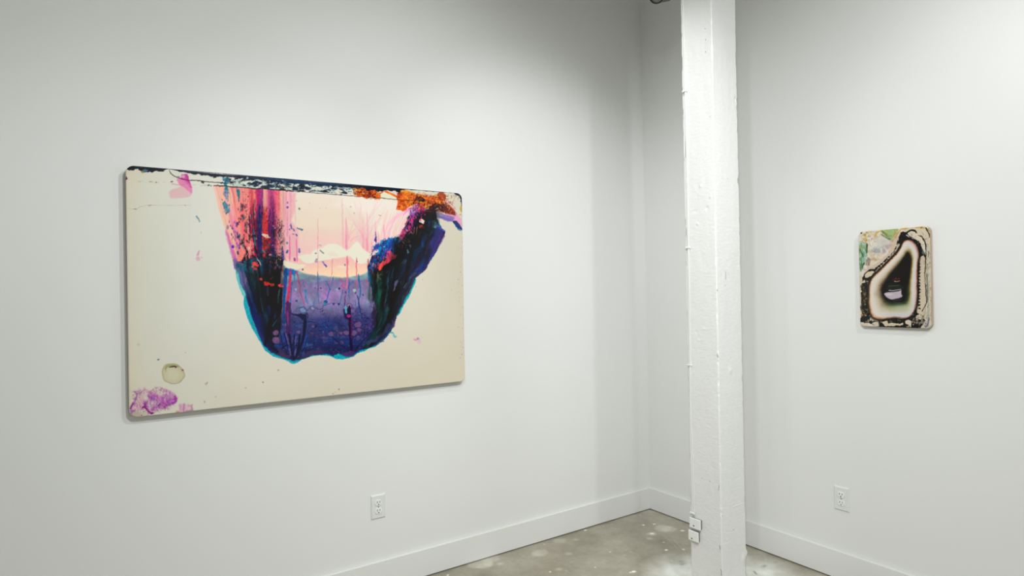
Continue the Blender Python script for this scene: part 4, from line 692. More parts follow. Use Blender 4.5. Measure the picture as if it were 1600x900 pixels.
# ------------------------------------------------------------------ the small artwork
def paint_small():
    c = Canvas(1336, 346, 1462, 522, 6, (214, 204, 180)); R = random.Random(9)
    g = c.grid((1336, 346, 1462, 522)); X, Y = g[2], g[3]; N = c.noise
    # pale watercolour field
    col = ramp(N(X, Y, 22, 16, 1)*.7+N(X, Y, 5, 5, 2, 4)*.3, [(.2, (200, 186, 160)), (.4, (216, 204, 182)), (.55, (222, 212, 198)), (.7, (206, 206, 196)), (.9, (190, 196, 184))])
    c.put(g, np.ones(X.shape), col)
    c.scatter([(1360, 372), (1396, 372), (1394, 392), (1358, 400)], 24, [(206, 206, 196), (222, 208, 200), (186, 196, 192), (200, 190, 176)], (2, 5), .4, .8, 3, 1.5)
    for x, y, rx, ry, cl, a in [(1369, 391, 5, 3, (150, 172, 182), .8), (1365, 393, 7, 1.2, (178, 160, 178), .7), (1377, 386, 5, 2.5, (182, 200, 196), .7), (1387, 384, 5, 5, (178, 158, 168), .7), (1381, 393, 3, 3.4, (170, 148, 168), .75), (1393, 378, 2.5, 6, (190, 150, 150), .6), (1367, 405, 6, 1.6, (176, 154, 120), .7), (1373, 400, 7, 4, (226, 214, 190), .7), (1356, 407, 3, 4, (90, 66, 66), .8), (1356, 414, 2.6, 4, (110, 80, 84), .8), (1363, 417, 5, 3, (218, 186, 160), .7), (1352, 421, 5, 2, (190, 160, 156), .7), (1372, 374, 4, 2, (200, 200, 180), .6)]:
        c.spot(x, y, rx, ry, cl, a, 1.6, rag=2, rs=5, seed=R.randint(0, 7))
    G = [(120, 150, 90), (150, 170, 90), (96, 140, 100), (150, 190, 170), (70, 100, 70)]
    c.blob([(1376, 359), (1386, 358), (1401, 357), (1403, 361), (1398, 368), (1392, 376), (1386, 373), (1380, 366), (1375, 362)], (158, 178, 116), .95, .8, 1.5, 4)
    for P, w, cl, a in [([(1377, 361), (1384, 366), (1391, 375)], 1.6, (104, 124, 60), .8), ([(1381, 359), (1390, 366)], 1, (176, 190, 100), .8), ([(1388, 359), (1396, 366)], 2.6, (150, 190, 130), .7), ([(1376, 366), (1384, 371), (1390, 375)], .9, (60, 90, 60), .8), ([(1386, 372), (1392, 368)], 1.6, (140, 180, 160), .7)]:
        c.line(P, cl, w, a, w*.6, .7, rag=1.2)
    c.blob([(1343, 380), (1349, 380), (1354, 384), (1355, 394), (1352, 402), (1350, 412), (1346, 424), (1343, 420), (1343, 400)], (140, 176, 140), .95, .8, 1.6, 4)
    c.scatter([(1343, 380), (1355, 382), (1355, 398), (1350, 412), (1343, 420)], 70, [(120, 160, 110), (160, 200, 175), (180, 205, 190), (90, 140, 100), (110, 130, 70)], (.7, 2.2), .7, 1.8, 4, 1.2)
    for P, w, cl, a in [([(1354, 380), (1355, 386), (1354, 396)], 1.3, (40, 60, 40), .9), ([(1344, 390), (1348, 400), (1346, 414), (1345, 423)], 1, (40, 80, 60), .8), ([(1350, 410), (1347, 420)], 1.3, (30, 70, 60), .8), ([(1352, 400), (1351, 410)], 1, (150, 200, 190), .9), ([(1348, 402), (1347, 412)], 1, (170, 210, 200), .8), ([(1343, 378), (1347, 377), (1351, 381)], .6, (80, 90, 60), .8)]:
        c.line(P, cl, w, a, w*.5, .5, rag=1.2)
    for P, w in [([(1350, 366), (1353, 372), (1352, 380)], 1.6), ([(1357, 361), (1361, 361), (1361, 365)], 1), ([(1366, 369), (1371, 364), (1376, 361)], 1.8), ([(1395, 372), (1398, 366), (1404, 362), (1412, 357), (1420, 355)], 1.3), ([(1412, 358), (1420, 357)], 1.6), ([(1430, 355.5), (1438, 355), (1444, 358), (1445, 364)], 2.2), ([(1434, 358), (1444, 362)], 1)]:
        c.line(P, (206, 158, 62), w, .85, w*.7, .6, rag=1.8, rs=3, seed=R.randint(0, 7))
    c.scatter([(1344, 362), (1374, 360), (1370, 370), (1354, 378), (1344, 372)], 30, [(206, 160, 70), (216, 196, 120), (130, 120, 70), (200, 180, 100)], (.5, 1.5), .75, 1, 5)
    c.scatter([(1408, 356), (1446, 353), (1447, 364), (1410, 360)], 30, [(216, 160, 50), (170, 110, 40), (210, 190, 140), (130, 80, 40)], (.4, 1.2), .75, 1, 6)
    c.line([(1406, 362), (1402, 372), (1396, 386), (1388, 400), (1376, 410), (1362, 420), (1350, 428)], (206, 184, 162), 3.6, .95, 3, .6, rag=1.4)
    c.line([(1404, 363), (1399, 370), (1394, 378)], (160, 130, 70), .6, .9, .4)
    # right strips
    c.poly([(1406, 362), (1424, 355), (1448, 358), (1455, 380), (1456, 514), (1420, 516), (1430, 480), (1436, 420), (1430, 380)], (214, 200, 178), 1, .8)
    K = (26, 26, 24)
    T = [(1417.2, 375.5), (1424, 377), (1430, 382), (1434, 390.6), (1435, 399), (1433.4, 411), (1432, 435), (1432.5, 460), (1430, 480), (1422, 493), (1411, 497), (1395, 496), (1375, 498), (1364, 494), (1359, 482), (1358.5, 460), (1360, 443), (1365, 433), (1374.7, 423.6), (1388, 410.4), (1401, 397), (1407.7, 387.8), (1411.5, 379)]
    T = [tuple(p) for p in c.smooth(T, 4)]
    O = [(1407, 363), (1411, 362), (1415, 364), (1420, 368), (1426, 371), (1430, 374), (1438, 380), (1444, 394), (1447, 404), (1443, 412), (1440, 420), (1439, 440), (1440, 460), (1437, 480), (1436, 494), (1446, 500), (1438, 512), (1425, 514), (1400, 513), (1372, 511), (1360, 506), (1343, 503), (1343, 494), (1347, 490), (1345, 470), (1346, 450), (1347, 436), (1350, 428), (1358, 421), (1366, 420), (1374, 414), (1390, 400), (1398, 390), (1403, 376)]
    c.poly(O, K, 1, .4, 1.6, 3)
    for sc, th, sd_ in ((4, .05, 30), (8, .03, 32)):
        gg, mk = c.mask(O, 1, 1, 3); q = N(gg[2], gg[3], sc, sc, sd_, 3)
        c.put(gg, mk*np.clip((q-.63)*10, 0, 1)*.85*np.clip((gg[3]-425)/10, 0, 1), ramp(N(gg[2], gg[3], 8, 8, 33), [(.3, (96, 76, 48)), (.5, (150, 132, 104)), (.7, (206, 192, 168))]))
    # light islands eaten into the black
    B1 = (214, 200, 176)
    for P in [[(1352, 428), (1359, 424), (1365, 424), (1364, 429), (1356, 434), (1351, 433)], [(1348, 438), (1351, 438), (1351, 442), (1347, 442)],
              [(1405, 380), (1404, 387), (1397, 399), (1388, 408), (1374, 421), (1368, 425), (1371, 419), (1384, 408), (1394, 396), (1400, 387)],
              [(1436, 404), (1443, 400), (1447, 406), (1443, 416), (1446, 430), (1446, 455), (1447, 470), (1441, 484), (1438, 486), (1434, 482), (1436, 460), (1436, 440), (1437, 420)],
              [(1424, 368), (1432, 364), (1441, 369), (1446, 376), (1448, 388), (1446, 396), (1442, 388), (1438, 378), (1430, 373)],
              [(1434, 484), (1441, 486), (1440, 490), (1433, 489)], [(1435, 492), (1442, 493), (1440, 499), (1434, 497)],
              [(1363, 504), (1372, 503), (1373, 509), (1369, 510)], [(1379, 503), (1386, 501), (1387, 505), (1394, 504), (1405, 506), (1411, 504), (1410, 508), (1398, 509), (1384, 510), (1381, 507)],
              [(1415, 501), (1422, 500), (1424, 504), (1423, 511), (1420, 508), (1416, 506)], [(1343, 503), (1350, 505), (1358, 509), (1362, 511), (1350, 511), (1344, 507)],
              [(1343, 434), (1347, 432), (1345, 450), (1345, 466), (1343, 470)], [(1343, 484), (1346, 490), (1346, 496), (1343, 496)]]:
        c.blob(P, R.choice([(214, 198, 172), (220, 206, 184), (208, 192, 168)]), .97, .35, 1.2, 2.4, R.randint(0, 8))
    c.scatter([(1407, 383), (1400, 396), (1388, 409), (1372, 424), (1368, 422), (1384, 406), (1396, 392), (1402, 380)], 46, [K, K, (214, 200, 176)], (.4, 1.3), .95, 1, 12, .8)
    for k in range(15):
        y = 412+k*5; x = 1435.5+.4*math.sin(k)
        c.spot(x+.4, y, 1.6, 1.5, K, .95, rag=.8, seed=k % 6); c.line([(x, y), (x+3.2, y+R.uniform(-2, 1))], K, .7, .95, .3, rag=.5)
    c.scatter([(1424, 498), (1440, 490), (1446, 498), (1436, 510), (1424, 511)], 30, [(190, 176, 160), (110, 90, 50), (150, 150, 140), K, (206, 196, 190)], (.5, 1.7), .85, 1, 13)
    c.scatter([(1345, 444), (1352, 444), (1354, 500), (1345, 494)], 46, [(96, 70, 40), (60, 50, 36), (130, 96, 60), (40, 40, 36), (150, 120, 90)], (.5, 1.8), .7, 1.3, 14)
    c.scatter([(1408, 364), (1430, 366), (1440, 384), (1424, 374), (1412, 372)], 14, [(90, 86, 80), (120, 110, 96), (60, 50, 44)], (.4, 1.2), .6, 1, 15)
    c.line([(1416, 367), (1422, 371), (1428, 373)], (220, 216, 210), .9, .9, .3, rag=.5)
    for P, w in [([(1409, 363), (1417, 363.5), (1423, 360), (1429, 361), (1433, 364.5)], 1.5), ([(1410, 366), (1416, 370), (1424, 372)], 1.4), ([(1434, 368), (1440, 369), (1443, 374), (1446, 382), (1447, 396), (1446, 404), (1446, 420), (1445, 430), (1446, 440)], .9), ([(1446, 440), (1447, 460), (1448, 472), (1442, 484), (1441, 486)], .8), ([(1442, 374), (1446, 380), (1448, 386)], .5)]:
        c.line(P, (34, 30, 28), w, .95, w*.8, .35, rag=.9)
    c.line([(1448, 426), (1449, 450), (1449, 470)], (60, 70, 60), .8, .8, .8, rag=.5)
    for P, w, cl, a in [([(1451, 384), (1451, 420), (1451, 460), (1450, 500)], 1.6, (190, 196, 176), .6), ([(1448, 400), (1449, 420)], .6, (150, 130, 90), .5), ([(1451, 392), (1450.6, 402)], 1, (130, 100, 60), .7), ([(1449, 412), (1449, 418)], .8, (140, 100, 50), .8), ([(1451, 440), (1450, 480), (1449, 500)], .5, (110, 120, 110), .6), ([(1446, 480), (1443, 496), (1436, 508)], .8, (160, 140, 110), .7), ([(1452, 480), (1451, 500)], 1, (160, 170, 160), .7), ([(1451, 496), (1450, 506), (1446, 512)], 1.3, (96, 90, 150), .85), ([(1447, 505), (1445, 511)], 1, (130, 120, 176), .8), ([(1448, 358), (1451, 364), (1453, 372)], 1.2, (70, 50, 34), .85), ([(1446, 355), (1449, 359)], 1.1, (50, 36, 26), .9), ([(1450, 357), (1453, 362)], .9, (130, 134, 70), .9)]:
        c.line(P, cl, w, a, w*.7, .4, rag=.8)
    c.scatter([(1440, 500), (1452, 490), (1453, 510), (1434, 513)], 40, [(150, 130, 110), (206, 190, 176), (60, 56, 50), (170, 160, 190)], (.3, 1), .7, 1, 16)
    c.line([(1343, 361.5), (1347, 365)], (40, 34, 20), 1.3, .95, 1, .4); c.line([(1453.6, 370), (1455, 440), (1455.4, 505)], (176, 140, 108), .9, .8, .9)
    gg, mk = c.mask([(1344, 362), (1404, 360), (1400, 378), (1350, 424), (1343, 420)], 1, 1, 3); q = N(gg[2], gg[3], 7, 7, 35, 4)
    c.put(gg, mk*np.clip(1.5-np.abs(q-.5)/.022, 0, 1)*.35, (120, 104, 80)); c.put(gg, mk*np.clip((N(gg[2], gg[3], 10, 8, 36, 4)-.6)*6, 0, 1)*.5, (236, 226, 208))
    gg, mk = c.mask([(1438, 360), (1455, 372), (1456, 512), (1436, 512), (1446, 470)], 1, 1, 3); q = N(gg[2], gg[3], 3, 12, 37, 4)
    c.put(gg, mk*np.clip(1.5-np.abs(q-.5)/.03, 0, 1)*.45, (110, 96, 76)); c.put(gg, mk*np.clip((N(gg[2], gg[3], 5, 14, 38, 4)-.56)*8, 0, 1)*.4, (178, 190, 172))
    # the teardrop
    gg = c.grid((1350, 366, 1444, 508)); Xg, Yg = gg[2], gg[3]
    Xw = Xg+(N(Xg, Yg, 8, 8, 20)-.5)*1.2; Yw = Yg+(N(Xg, Yg, 8, 8, 21)-.5)*1.2
    s = c.sd(Xw, Yw, T)
    c.put(gg, np.clip((s+5)/3, 0, 1), K)
    ol = np.clip((s+3.4)/2.4, 0, 1)*np.clip((Yg-430)/20, 0, 1)*np.clip((1400-Xg)/30, 0, 1)
    c.put(gg, ol*.7, (88, 82, 52))
    c.put(gg, np.clip((s+1.2)/.9, 0, 1), ramp(Xg+0*Yg, [(1358, (140, 92, 52)), (1400, (160, 98, 62)), (1436, (172, 108, 84))]))
    D = [(1418, 395), (1423, 404), (1422, 420), (1420, 435), (1418, 450), (1418, 463), (1413, 472), (1405, 474), (1397, 474), (1388, 471), (1382, 466), (1378, 456), (1381, 444), (1389, 432), (1397, 422), (1407, 411), (1413, 402)]
    D = [tuple(p) for p in c.smooth(D, 4)]
    q = c.sd(Xg, Yg, D)
    r = s/(s-np.minimum(q, 0)+.01)   # 0 at the rim, 1 at the dark heart
    r = r+(N(Xg, Yg, 14, 10, 22)-.5)*.1
    L = ramp(r, [(0, (190, 130, 100)), (.05, (216, 190, 170)), (.14, (226, 216, 204)), (.35, (222, 212, 200)), (.55, (206, 192, 170)), (.72, (164, 144, 116)), (.86, (96, 80, 60)), (1, (34, 28, 26))])
    Rr = ramp(r, [(0, (150, 100, 90)), (.1, (206, 186, 182)), (.3, (220, 210, 206)), (.55, (214, 206, 190)), (.72, (160, 146, 90)), (.86, (90, 70, 36)), (1, (30, 26, 24))])
    Bt = ramp(r, [(0, (120, 110, 110)), (.08, (210, 202, 204)), (.3, (212, 206, 190)), (.5, (190, 184, 150)), (.7, (140, 140, 100)), (.86, (60, 80, 46)), (1, (26, 40, 26))])
    wx = np.clip((Xg-1402-(Yg-440)*-.1)/20, 0, 1)[..., None]; wb = (np.clip((Yg-462)/18, 0, 1)*np.clip((Xg-1372)/20, 0, 1))[..., None]
    col = L*(1-wx)+Rr*wx; col = col*(1-wb)+Bt*wb
    c.put(gg, np.clip(s/.8+.2, 0, 1), col)
    c.put(gg, np.clip((q+1)/3, 0, 1), (24, 21, 20))
    c.put(gg, np.clip(1-np.abs(q)/3.5, 0, 1)*.5*np.clip((Yg-440)/12, 0, 1)*np.clip((Xg-1405)/10, 0, 1), (40, 76, 34))
    c.spot(1408, 481, 14, 5, (196, 204, 182), .6, 3); c.spot(1402, 474, 9, 2, (60, 84, 46), .6, 1.4); c.spot(1406, 491, 18, 2.4, (206, 200, 214), .6, 1.6); c.spot(1371, 459, 5, 5, (170, 158, 140), .5, 3); c.spot(1373.5, 446, .5, .5, (60, 40, 30), .8)
    c.blob([(1388, 446), (1400, 444), (1410, 448), (1410, 452), (1396, 453), (1386, 452)], (34, 50, 36), .6, 1.4); c.line([(1388, 447), (1406, 446)], (90, 96, 80), .4, .6, .4)
    c.line([(1388, 453.6), (1396, 454), (1404, 452.6), (1408, 452)], (206, 190, 200), .7, .85, .4, .5)
    c.blob([(1382, 458.4), (1388, 456.4), (1396, 456), (1403, 455), (1408, 453.6), (1408.4, 459), (1410, 463), (1406, 465.4), (1400, 466.6), (1393, 468), (1386, 465), (1382.6, 461.4)], (190, 176, 188), 1, .9)
    c.spot(1389, 460, 5, 1.6, (216, 204, 204), .7, .8); c.line([(1398, 458), (1403, 461)], (176, 162, 180), .8, .6, .4, .6); c.line([(1395, 470), (1409, 468)], (60, 64, 84), 1.2, .6, .6, .9)
    c.line([(1397, 439.4), (1401, 440), (1406, 439)], (190, 176, 140), .6, .9, .3, .4)
    for x, y in [(1396, 437), (1398.5, 436), (1400, 434.8), (1401.5, 437), (1403.5, 435.6), (1405, 438), (1399, 438), (1405.5, 435)]: c.spot(x, y, .55, .55, (190, 50, 40), .9, .4)
    mottle(c, .35, 1.1, 74)
    return c

# ------------------------------------------------------------------ the room
CEIL = 3.42
def slab(name, lo, hi, m):
    bm = bmesh.new(); add_box(bm, lo, hi); return tag(bm_obj(name, bm, m), kind='structure')
slab('wall_left', (-7.0, 0, 0), (0.12, .12, CEIL), M_WALL)
slab('wall_right', (0, -7.0, 0), (.12, 0, CEIL), M_WALL)
slab('ceiling', (-7.0, -7.0, CEIL), (.12, .12, CEIL+.1), M_CEIL)
def board(name, lo, hi):
    bm = bmesh.new(); add_box(bm, lo, hi)
    bmesh.ops.bevel(bm, geom=[e for e in bm.edges if all(v.co.z > .1 for v in e.verts)], offset=.003, segments=3, affect='EDGES', profile=.5)
    return tag(bm_obj(name, bm, M_TRIM), kind='structure')
board('baseboard_left', (-7.0, -.0155, .006), (0, 0, .138))
board('baseboard_right', (-.0155, -7.0, .006), (0, -.0155, .138))

# floor: a fine mesh where the photo sees it, wide cells elsewhere
fx = np.concatenate([np.linspace(-7, -2.2, 14)[:-1], np.linspace(-2.2, 0, 441)])
FX, FY = np.meshgrid(fx, fx)
me = grid_mesh('floor', np.stack([FX, FY, np.zeros_like(FX)], -1))
fc = Canvas(-222, -222, 2, 2, 2.5, (150, 147, 134)); g = fc.grid((-222, -222, 2, 2)); X, Y = g[2], g[3]
N = fc.noise
t = N(X, Y, 60, 60, 1, 4)*.6+N(X, Y, 14, 14, 2, 4)*.4
fc.put(g, np.ones(X.shape), ramp(t, [(.25, (122, 117, 103)), (.42, (140, 135, 121)), (.55, (152, 148, 136)), (.7, (164, 162, 150))]))
brn = np.clip((N(X, Y, 40, 40, 5, 3)-.5)*4, 0, 1); fc.put(g, brn*.35, (134, 122, 100))
fine = N(X, Y, 1.6, 1.6, 6, 3); fc.im[:] = fc.im*(1+(fine-.5)[..., None]*.12)
def fpt(px, py): p = pix(px, py, 2, 0); return p.x*100, p.y*100
R = random.Random(2)
for px, py, r, a in [(748.6, 879, 7, .45), (757, 884, 4, .35), (766.5, 872, 5.5, .4), (764, 881.6, 2.4, .5), (781.6, 880.8, 1.4, .6), (843.5, 863, 4.5, .4), (838, 866, 2.5, .3), (875.7, 844.5, 3.5, .3), (1019, 833.5, 2.6, .6), (1036, 825, 5.5, .5), (1046, 826, 4.5, .45), (1015, 841, 1.6, .4), (888, 865, 2, .35), (874, 889, 1.8, .45), (900, 843, 1.4, .4)]:
    x, y = fpt(px, py); fc.spot(x, y, r, r*.9, (190, 187, 174), a, .8, rag=r*.25, rs=r*.8, seed=R.randint(0, 7))
for px, py, r in [(915, 828, 1), (1005, 820, .9), (1022, 818.5, .9), (1066, 829, 1.1), (990.6, 892.6, 1.2), (985, 894, .6), (1019, 833.5, 1.2), (1068, 858, .8), (816, 851, .6), (953, 862, .5), (1041, 859, 1), (1037, 847, .6), (930, 886, .5), (700, 898, .7), (860, 893, .6)]:
    x, y = fpt(px, py); fc.spot(x, y, r, r*.8, (228, 228, 216), .9, .25, rag=r*.4, rs=1.2, seed=R.randint(0, 7))
fc.scatter([(-215, -110), (-100, -2), (-2, -2), (-2, -110)], 150, [(206, 204, 192), (190, 186, 172), (110, 104, 92)], (.15, .5), .6, 1, 9)
for a, b in [((1008, 842), (1026, 842)), ((1052, 830), (1068, 829)), ((1050, 840), (1078, 872)), ((1036, 834), (1070, 868))]:
    fc.line([fpt(*a), fpt(*b)], (168, 162, 148), .25, .6, .2, .2, rag=.6)
# pale patch of newer concrete round the post foot
PX, PY = fpt(1142, 912)
pd = np.hypot((X-PX)/1.0, (Y-PY)/1.0)+(N(X, Y, 26, 26, 11, 4)-.5)*34
fc.put(g, np.clip((44-pd)/20, 0, 1)*.95, ramp(N(X, Y, 8, 8, 12, 4), [(.2, (184, 186, 178)), (.5, (202, 204, 198)), (.8, (214, 216, 210))]))
for px, py, r in [(1064, 877, 1.3), (1066, 881, 1.5), (1194, 884, 1.6), (1212, 878, 1)]:
    x, y = fpt(px, py); fc.spot(x, y, r, r*.6, (120, 118, 108), .6, .6, rag=.8)
x, y = fpt(1182, 897); fc.line([(x, y), (x+2, y+3)], (110, 104, 94), .4, .9)
cx = (np.clip(FX*100, -221, 1)-fc.x0)*fc.S; cyy = (np.clip(FY*100, -221, 1)-fc.y0)*fc.S
paint(me, lin(fc.sample(cx, cyy))*1.42); tag(link('floor', me, M_FLOOR), kind='structure')

# ------------------------------------------------------------------ resin panels
def panel(root, w, h, thick, gap, rad, canvas, to_px, nx, ny, edge_mat, gain):
    """local frame: x to the right, z up, front towards -y, wall at y = 0, centre of the panel at the origin"""
    pil = .004
    def axis(n, half):                                    # denser rows near the rounded corners
        c = rad
        k = max(10, int(n*c/half*.9)); a = np.arange(k)/k
        e = -half+c*(1-np.cos(a*math.pi/2)); m = np.linspace(-half+c, half-c, n-2*k)
        return np.concatenate([e, m, -e[::-1]])
    zs = axis(ny, h/2)
    inset = np.where(np.abs(zs) > h/2-rad, rad-np.sqrt(np.clip(rad**2-(np.abs(zs)-(h/2-rad))**2, 0, None)), 0)
    u = axis(nx, 1.0*w/2)/(w/2)
    Xm = u[None, :]*(w/2-inset)[:, None]; Zm = np.repeat(zs[:, None], nx, 1)
    # distance to the outline, for the softly rounded rim
    qx = np.abs(Xm)-(w/2-rad); qz = np.abs(Zm)-(h/2-rad)
    d = -(np.hypot(np.maximum(qx, 0), np.maximum(qz, 0))+np.minimum(np.maximum(qx, qz), 0)-rad)
    dd = np.clip(d, 0, pil); dep = pil-np.sqrt(np.clip(pil**2-(pil-dd)**2, 0, None))
    Ym = -(gap+thick)+dep
    me = grid_mesh('printed_face', np.stack([Xm, Ym, Zm], -1)[:, :, :])
    wx, wy = to_px(Xm, Zm)
    paint(me, np.clip(lin(canvas.sample((wx-canvas.x0)*canvas.S-.5, (wy-canvas.y0)*canvas.S-.5))*gain-.006, .001, .92))
    link('printed_face', me, M_ART, root)
    # the panel's own edge and back
    bm = bmesh.new(); pts = []
    for sx, sz, a0 in [(1, 1, 0), (-1, 1, 90), (-1, -1, 180), (1, -1, 270)]:
        for k in range(13):
            a = math.radians(a0+90*k/12); pts.append((sx*(w/2-rad)+rad*math.cos(a), sz*(h/2-rad)+rad*math.sin(a)))
    fr = [bm.verts.new((x, -(gap+thick)+pil, z)) for x, z in pts]; bk = [bm.verts.new((x, -gap, z)) for x, z in pts]; n = len(pts)
    for k in range(n): bm.faces.new((fr[k], fr[(k+1) % n], bk[(k+1) % n], bk[k]))
    bm.faces.new(bk)
    o = bm_obj('panel_edge', bm, edge_mat, root)
    bm = bmesh.new(); add_box(bm, (-w*.3, -gap, h*.2), (w*.3, 0, h*.3), .001); bm_obj('hanging_cleat', bm, M_EDGE, root)
    return root
def mapper(origin, rz):
    """panel coordinates (x, z on the front plane) to the frame in which the artwork was measured"""
    mw = Matrix.Translation(origin) @ Matrix.Rotation(rz, 4, 'Z')
    def f(front):
        def g(Xm, Zm):
            P = [mw[i][0]*Xm+mw[i][1]*front+mw[i][2]*Zm+mw[i][3]-CAM[i] for i in range(3)]
            a = sum(P[i]*RIGHT[i] for i in range(3)); b = sum(P[i]*UP[i] for i in range(3)); c = -sum(P[i]*BACK[i] for i in range(3))
            return 800+FOCAL*a/c, 450-FOCAL*b/c
        return g
    return f
TH, GP = .030, .006
A = pix(195, 257.8, 1, -(TH+GP)); B = pix(727, 595.3, 1, -(TH+GP)); A2 = pix(722, 302, 1, -(TH+GP)); B2 = pix(203, 653.5, 1, -(TH+GP))
x0 = (A.x+B2.x)/2; x1 = (A2.x+B.x)/2; z1 = (A.z+A2.z)/2; z0 = (B.z+B2.z)/2
org = Vector(((x0+x1)/2, 0, (z0+z1)/2))
big = empty('resin_painting', org, label='large wide cream resin painting with a dark blue and pink bowl-shaped stain, left wall', cat='painting', group='glossy round-cornered resin paintings')
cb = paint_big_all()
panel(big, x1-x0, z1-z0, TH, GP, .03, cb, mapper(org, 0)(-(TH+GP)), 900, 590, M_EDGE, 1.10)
TH, GP = .020, .006
A = pix(1341.3, 361.2, 0, -(TH+GP)); A2 = pix(1453, 353.9, 0, -(TH+GP)); B = pix(1454.8, 513.8, 0, -(TH+GP)); B2 = pix(1343.3, 509.6, 0, -(TH+GP))
y0 = (A.y+B2.y)/2; y1 = (A2.y+B.y)/2; z1 = (A.z+A2.z)/2; z0 = (B.z+B2.z)/2
org = Vector((0, (y0+y1)/2, (z0+z1)/2))
sm = empty('resin_painting', org, -math.pi/2, label='small upright resin painting with a black and cream teardrop shape, right wall', cat='painting', group='glossy round-cornered resin paintings')
cs = paint_small(); cs.ripple(.4, 2.2, 70)
panel(sm, abs(y1-y0), z1-z0, TH, GP, .022, cs, mapper(org, -math.pi/2)(-(TH+GP)), 300, 430, M_EDGE2, .96)

# ------------------------------------------------------------------ wall outlets
def outlet(loc, rz, label):
    t = empty('wall_outlet', loc, rz, label=label, cat='outlet', group='white duplex outlets low on the walls')
    bm = bmesh.new(); w, h = .0365, .0572
    f = [bm.verts.new(p) for p in [(-w, 0, -h), (w, 0, -h), (w, 0, h), (-w, 0, h)]]
    b = [bm.verts.new(p) for p in [(-w, -.002, -h), (w, -.002, -h), (w, -.002, h), (-w, -.002, h)]]
    i = [bm.verts.new(p) for p in [(-w+.005, -.0068, -h+.005), (w-.005, -.0068, -h+.005), (w-.005, -.0068, h-.005), (-w+.005, -.0068, h-.005)]]
    for k in range(4):
        bm.faces.new((f[k], f[(k+1) % 4], b[(k+1) % 4], b[k])); bm.faces.new((b[k], b[(k+1) % 4], i[(k+1) % 4], i[k]))
    bm.faces.new(i); bm.faces.new(f[::-1]); bm_obj('cover_plate', bm, M_PLATE, t)
    for s in (1, -1):
        bm = bmesh.new(); zc = s*.0195; n = 40; ring = []
        for k in range(n):
            a = 2*math.pi*k/n; x = .0172*math.cos(a); z = max(-.0142, min(.0142, .0172*math.sin(a))); ring.append((x, z))
        o_ = [bm.verts.new((x, -.0066, zc+z)) for x, z in ring]; p_ = [bm.verts.new((x, -.0090, zc+z)) for x, z in ring]; q_ = [bm.verts.new((x*.93, -.0096, zc+z*.93)) for x, z in ring]
        for k in range(n):
            bm.faces.new((o_[k], o_[(k+1) % n], p_[(k+1) % n], p_[k])); bm.faces.new((p_[k], p_[(k+1) % n], q_[(k+1) % n], q_[k]))
        bm.faces.new(q_); rc = bm_obj('receptacle', bm, M_BOX, t)
        for x, hh in ((-.0064, .0045), (.0064, .0036)):
            bm = bmesh.new(); add_box(bm, (x-.0012, -.00995, zc+.0035-hh), (x+.0012, -.009, zc+.0035+hh), .0003); bm_obj('slot', bm, M_DARK, rc)
        bm = bmesh.new(); lathe(bm, [(0, 0), (.0026, 0), (.0026, .0009), (0, .0009)], 16, Matrix.Translation((0, -.009, zc-.0078)) @ Matrix.Rotation(math.pi/2, 4, 'X')); bm_obj('ground_hole', bm, M_DARK, rc)
    bm = bmesh.new(); lathe(bm, [(0, 0), (.0036, 0), (.0034, .0009), (0, .0013)], 16, Matrix.Translation((0, -.0068, 0)) @ Matrix.Rotation(math.pi/2, 4, 'X')); bm_obj('screw', bm, M_GREY, t)
outlet((-1.8466, 0, .3965), 0, 'white duplex outlet on the left wall, below the large painting')
outlet((0, -1.2473, .3915), -math.pi/2, 'white duplex outlet on the right wall, below and left of the small painting')

# ------------------------------------------------------------------ the painted timber post
PW = .172; MX, MY = -.690, -1.081                 # the corner that faces the camera
post_root = empty('timber_post', (MX+PW/2, MY+PW/2, 0), label='square white-painted timber post with worn edges standing on the concrete floor', cat='post')
rr = .004; res = []
def seg(a, b, n): return [(a[0]+(b[0]-a[0])*k/n, a[1]+(b[1]-a[1])*k/n) for k in range(n)]
hw = PW/2; ring = []
def arc(cx_, cy_, a0): return [(cx_+rr*math.cos(math.radians(a0+90*k/5)), cy_+rr*math.sin(math.radians(a0+90*k/5))) for k in range(5)]
# counter-clockwise from the back right corner
ring += arc(hw-rr, hw-rr, 0)+seg((hw-rr, hw), (-hw+rr, hw), 4)+arc(-hw+rr, hw-rr, 90)+seg((-hw, hw-rr), (-hw, -hw+rr), 44)+arc(-hw+rr, -hw+rr, 180)+seg((-hw+rr, -hw), (hw-rr, -hw), 44)+arc(hw-rr, -hw+rr, 270)+seg((hw, -hw+rr), (hw, hw-rr), 4)
ring = np.array(ring+[ring[0]]); nz = 860; zz = np.linspace(0, CEIL, nz)
nrm = ring/np.maximum(np.abs(ring).max(1, keepdims=True), 1e-6)
isx = np.abs(ring[:, 0]) >= hw-rr*.999; isy = np.abs(ring[:, 1]) >= hw-rr*.999
nrm = np.stack([np.where(isx, np.sign(ring[:, 0]), 0), np.where(isy, np.sign(ring[:, 1]), 0)], 1); nrm /= np.maximum(np.hypot(nrm[:, 0], nrm[:, 1])[:, None], 1e-6)
per = np.concatenate([[0], np.cumsum(np.hypot(*np.diff(ring, axis=0).T))])
Pm = np.zeros((nz, len(ring), 3)); S_, Z_ = np.meshgrid(per, zz)
nc = Canvas(0, 0, 1, 1, 4, (0, 0, 0))
corner = (isx & isy)[None, :]
disp = (nc.noise(S_, Z_, .09, .5, 3, 3)-.5)*.0032+(nc.noise(S_, Z_, .02, .03, 5, 3)-.5)*.0009
disp = disp-corner*np.clip(nc.noise(S_*0, Z_, 1, .03, 7, 4)-.56, 0, 1)*.014
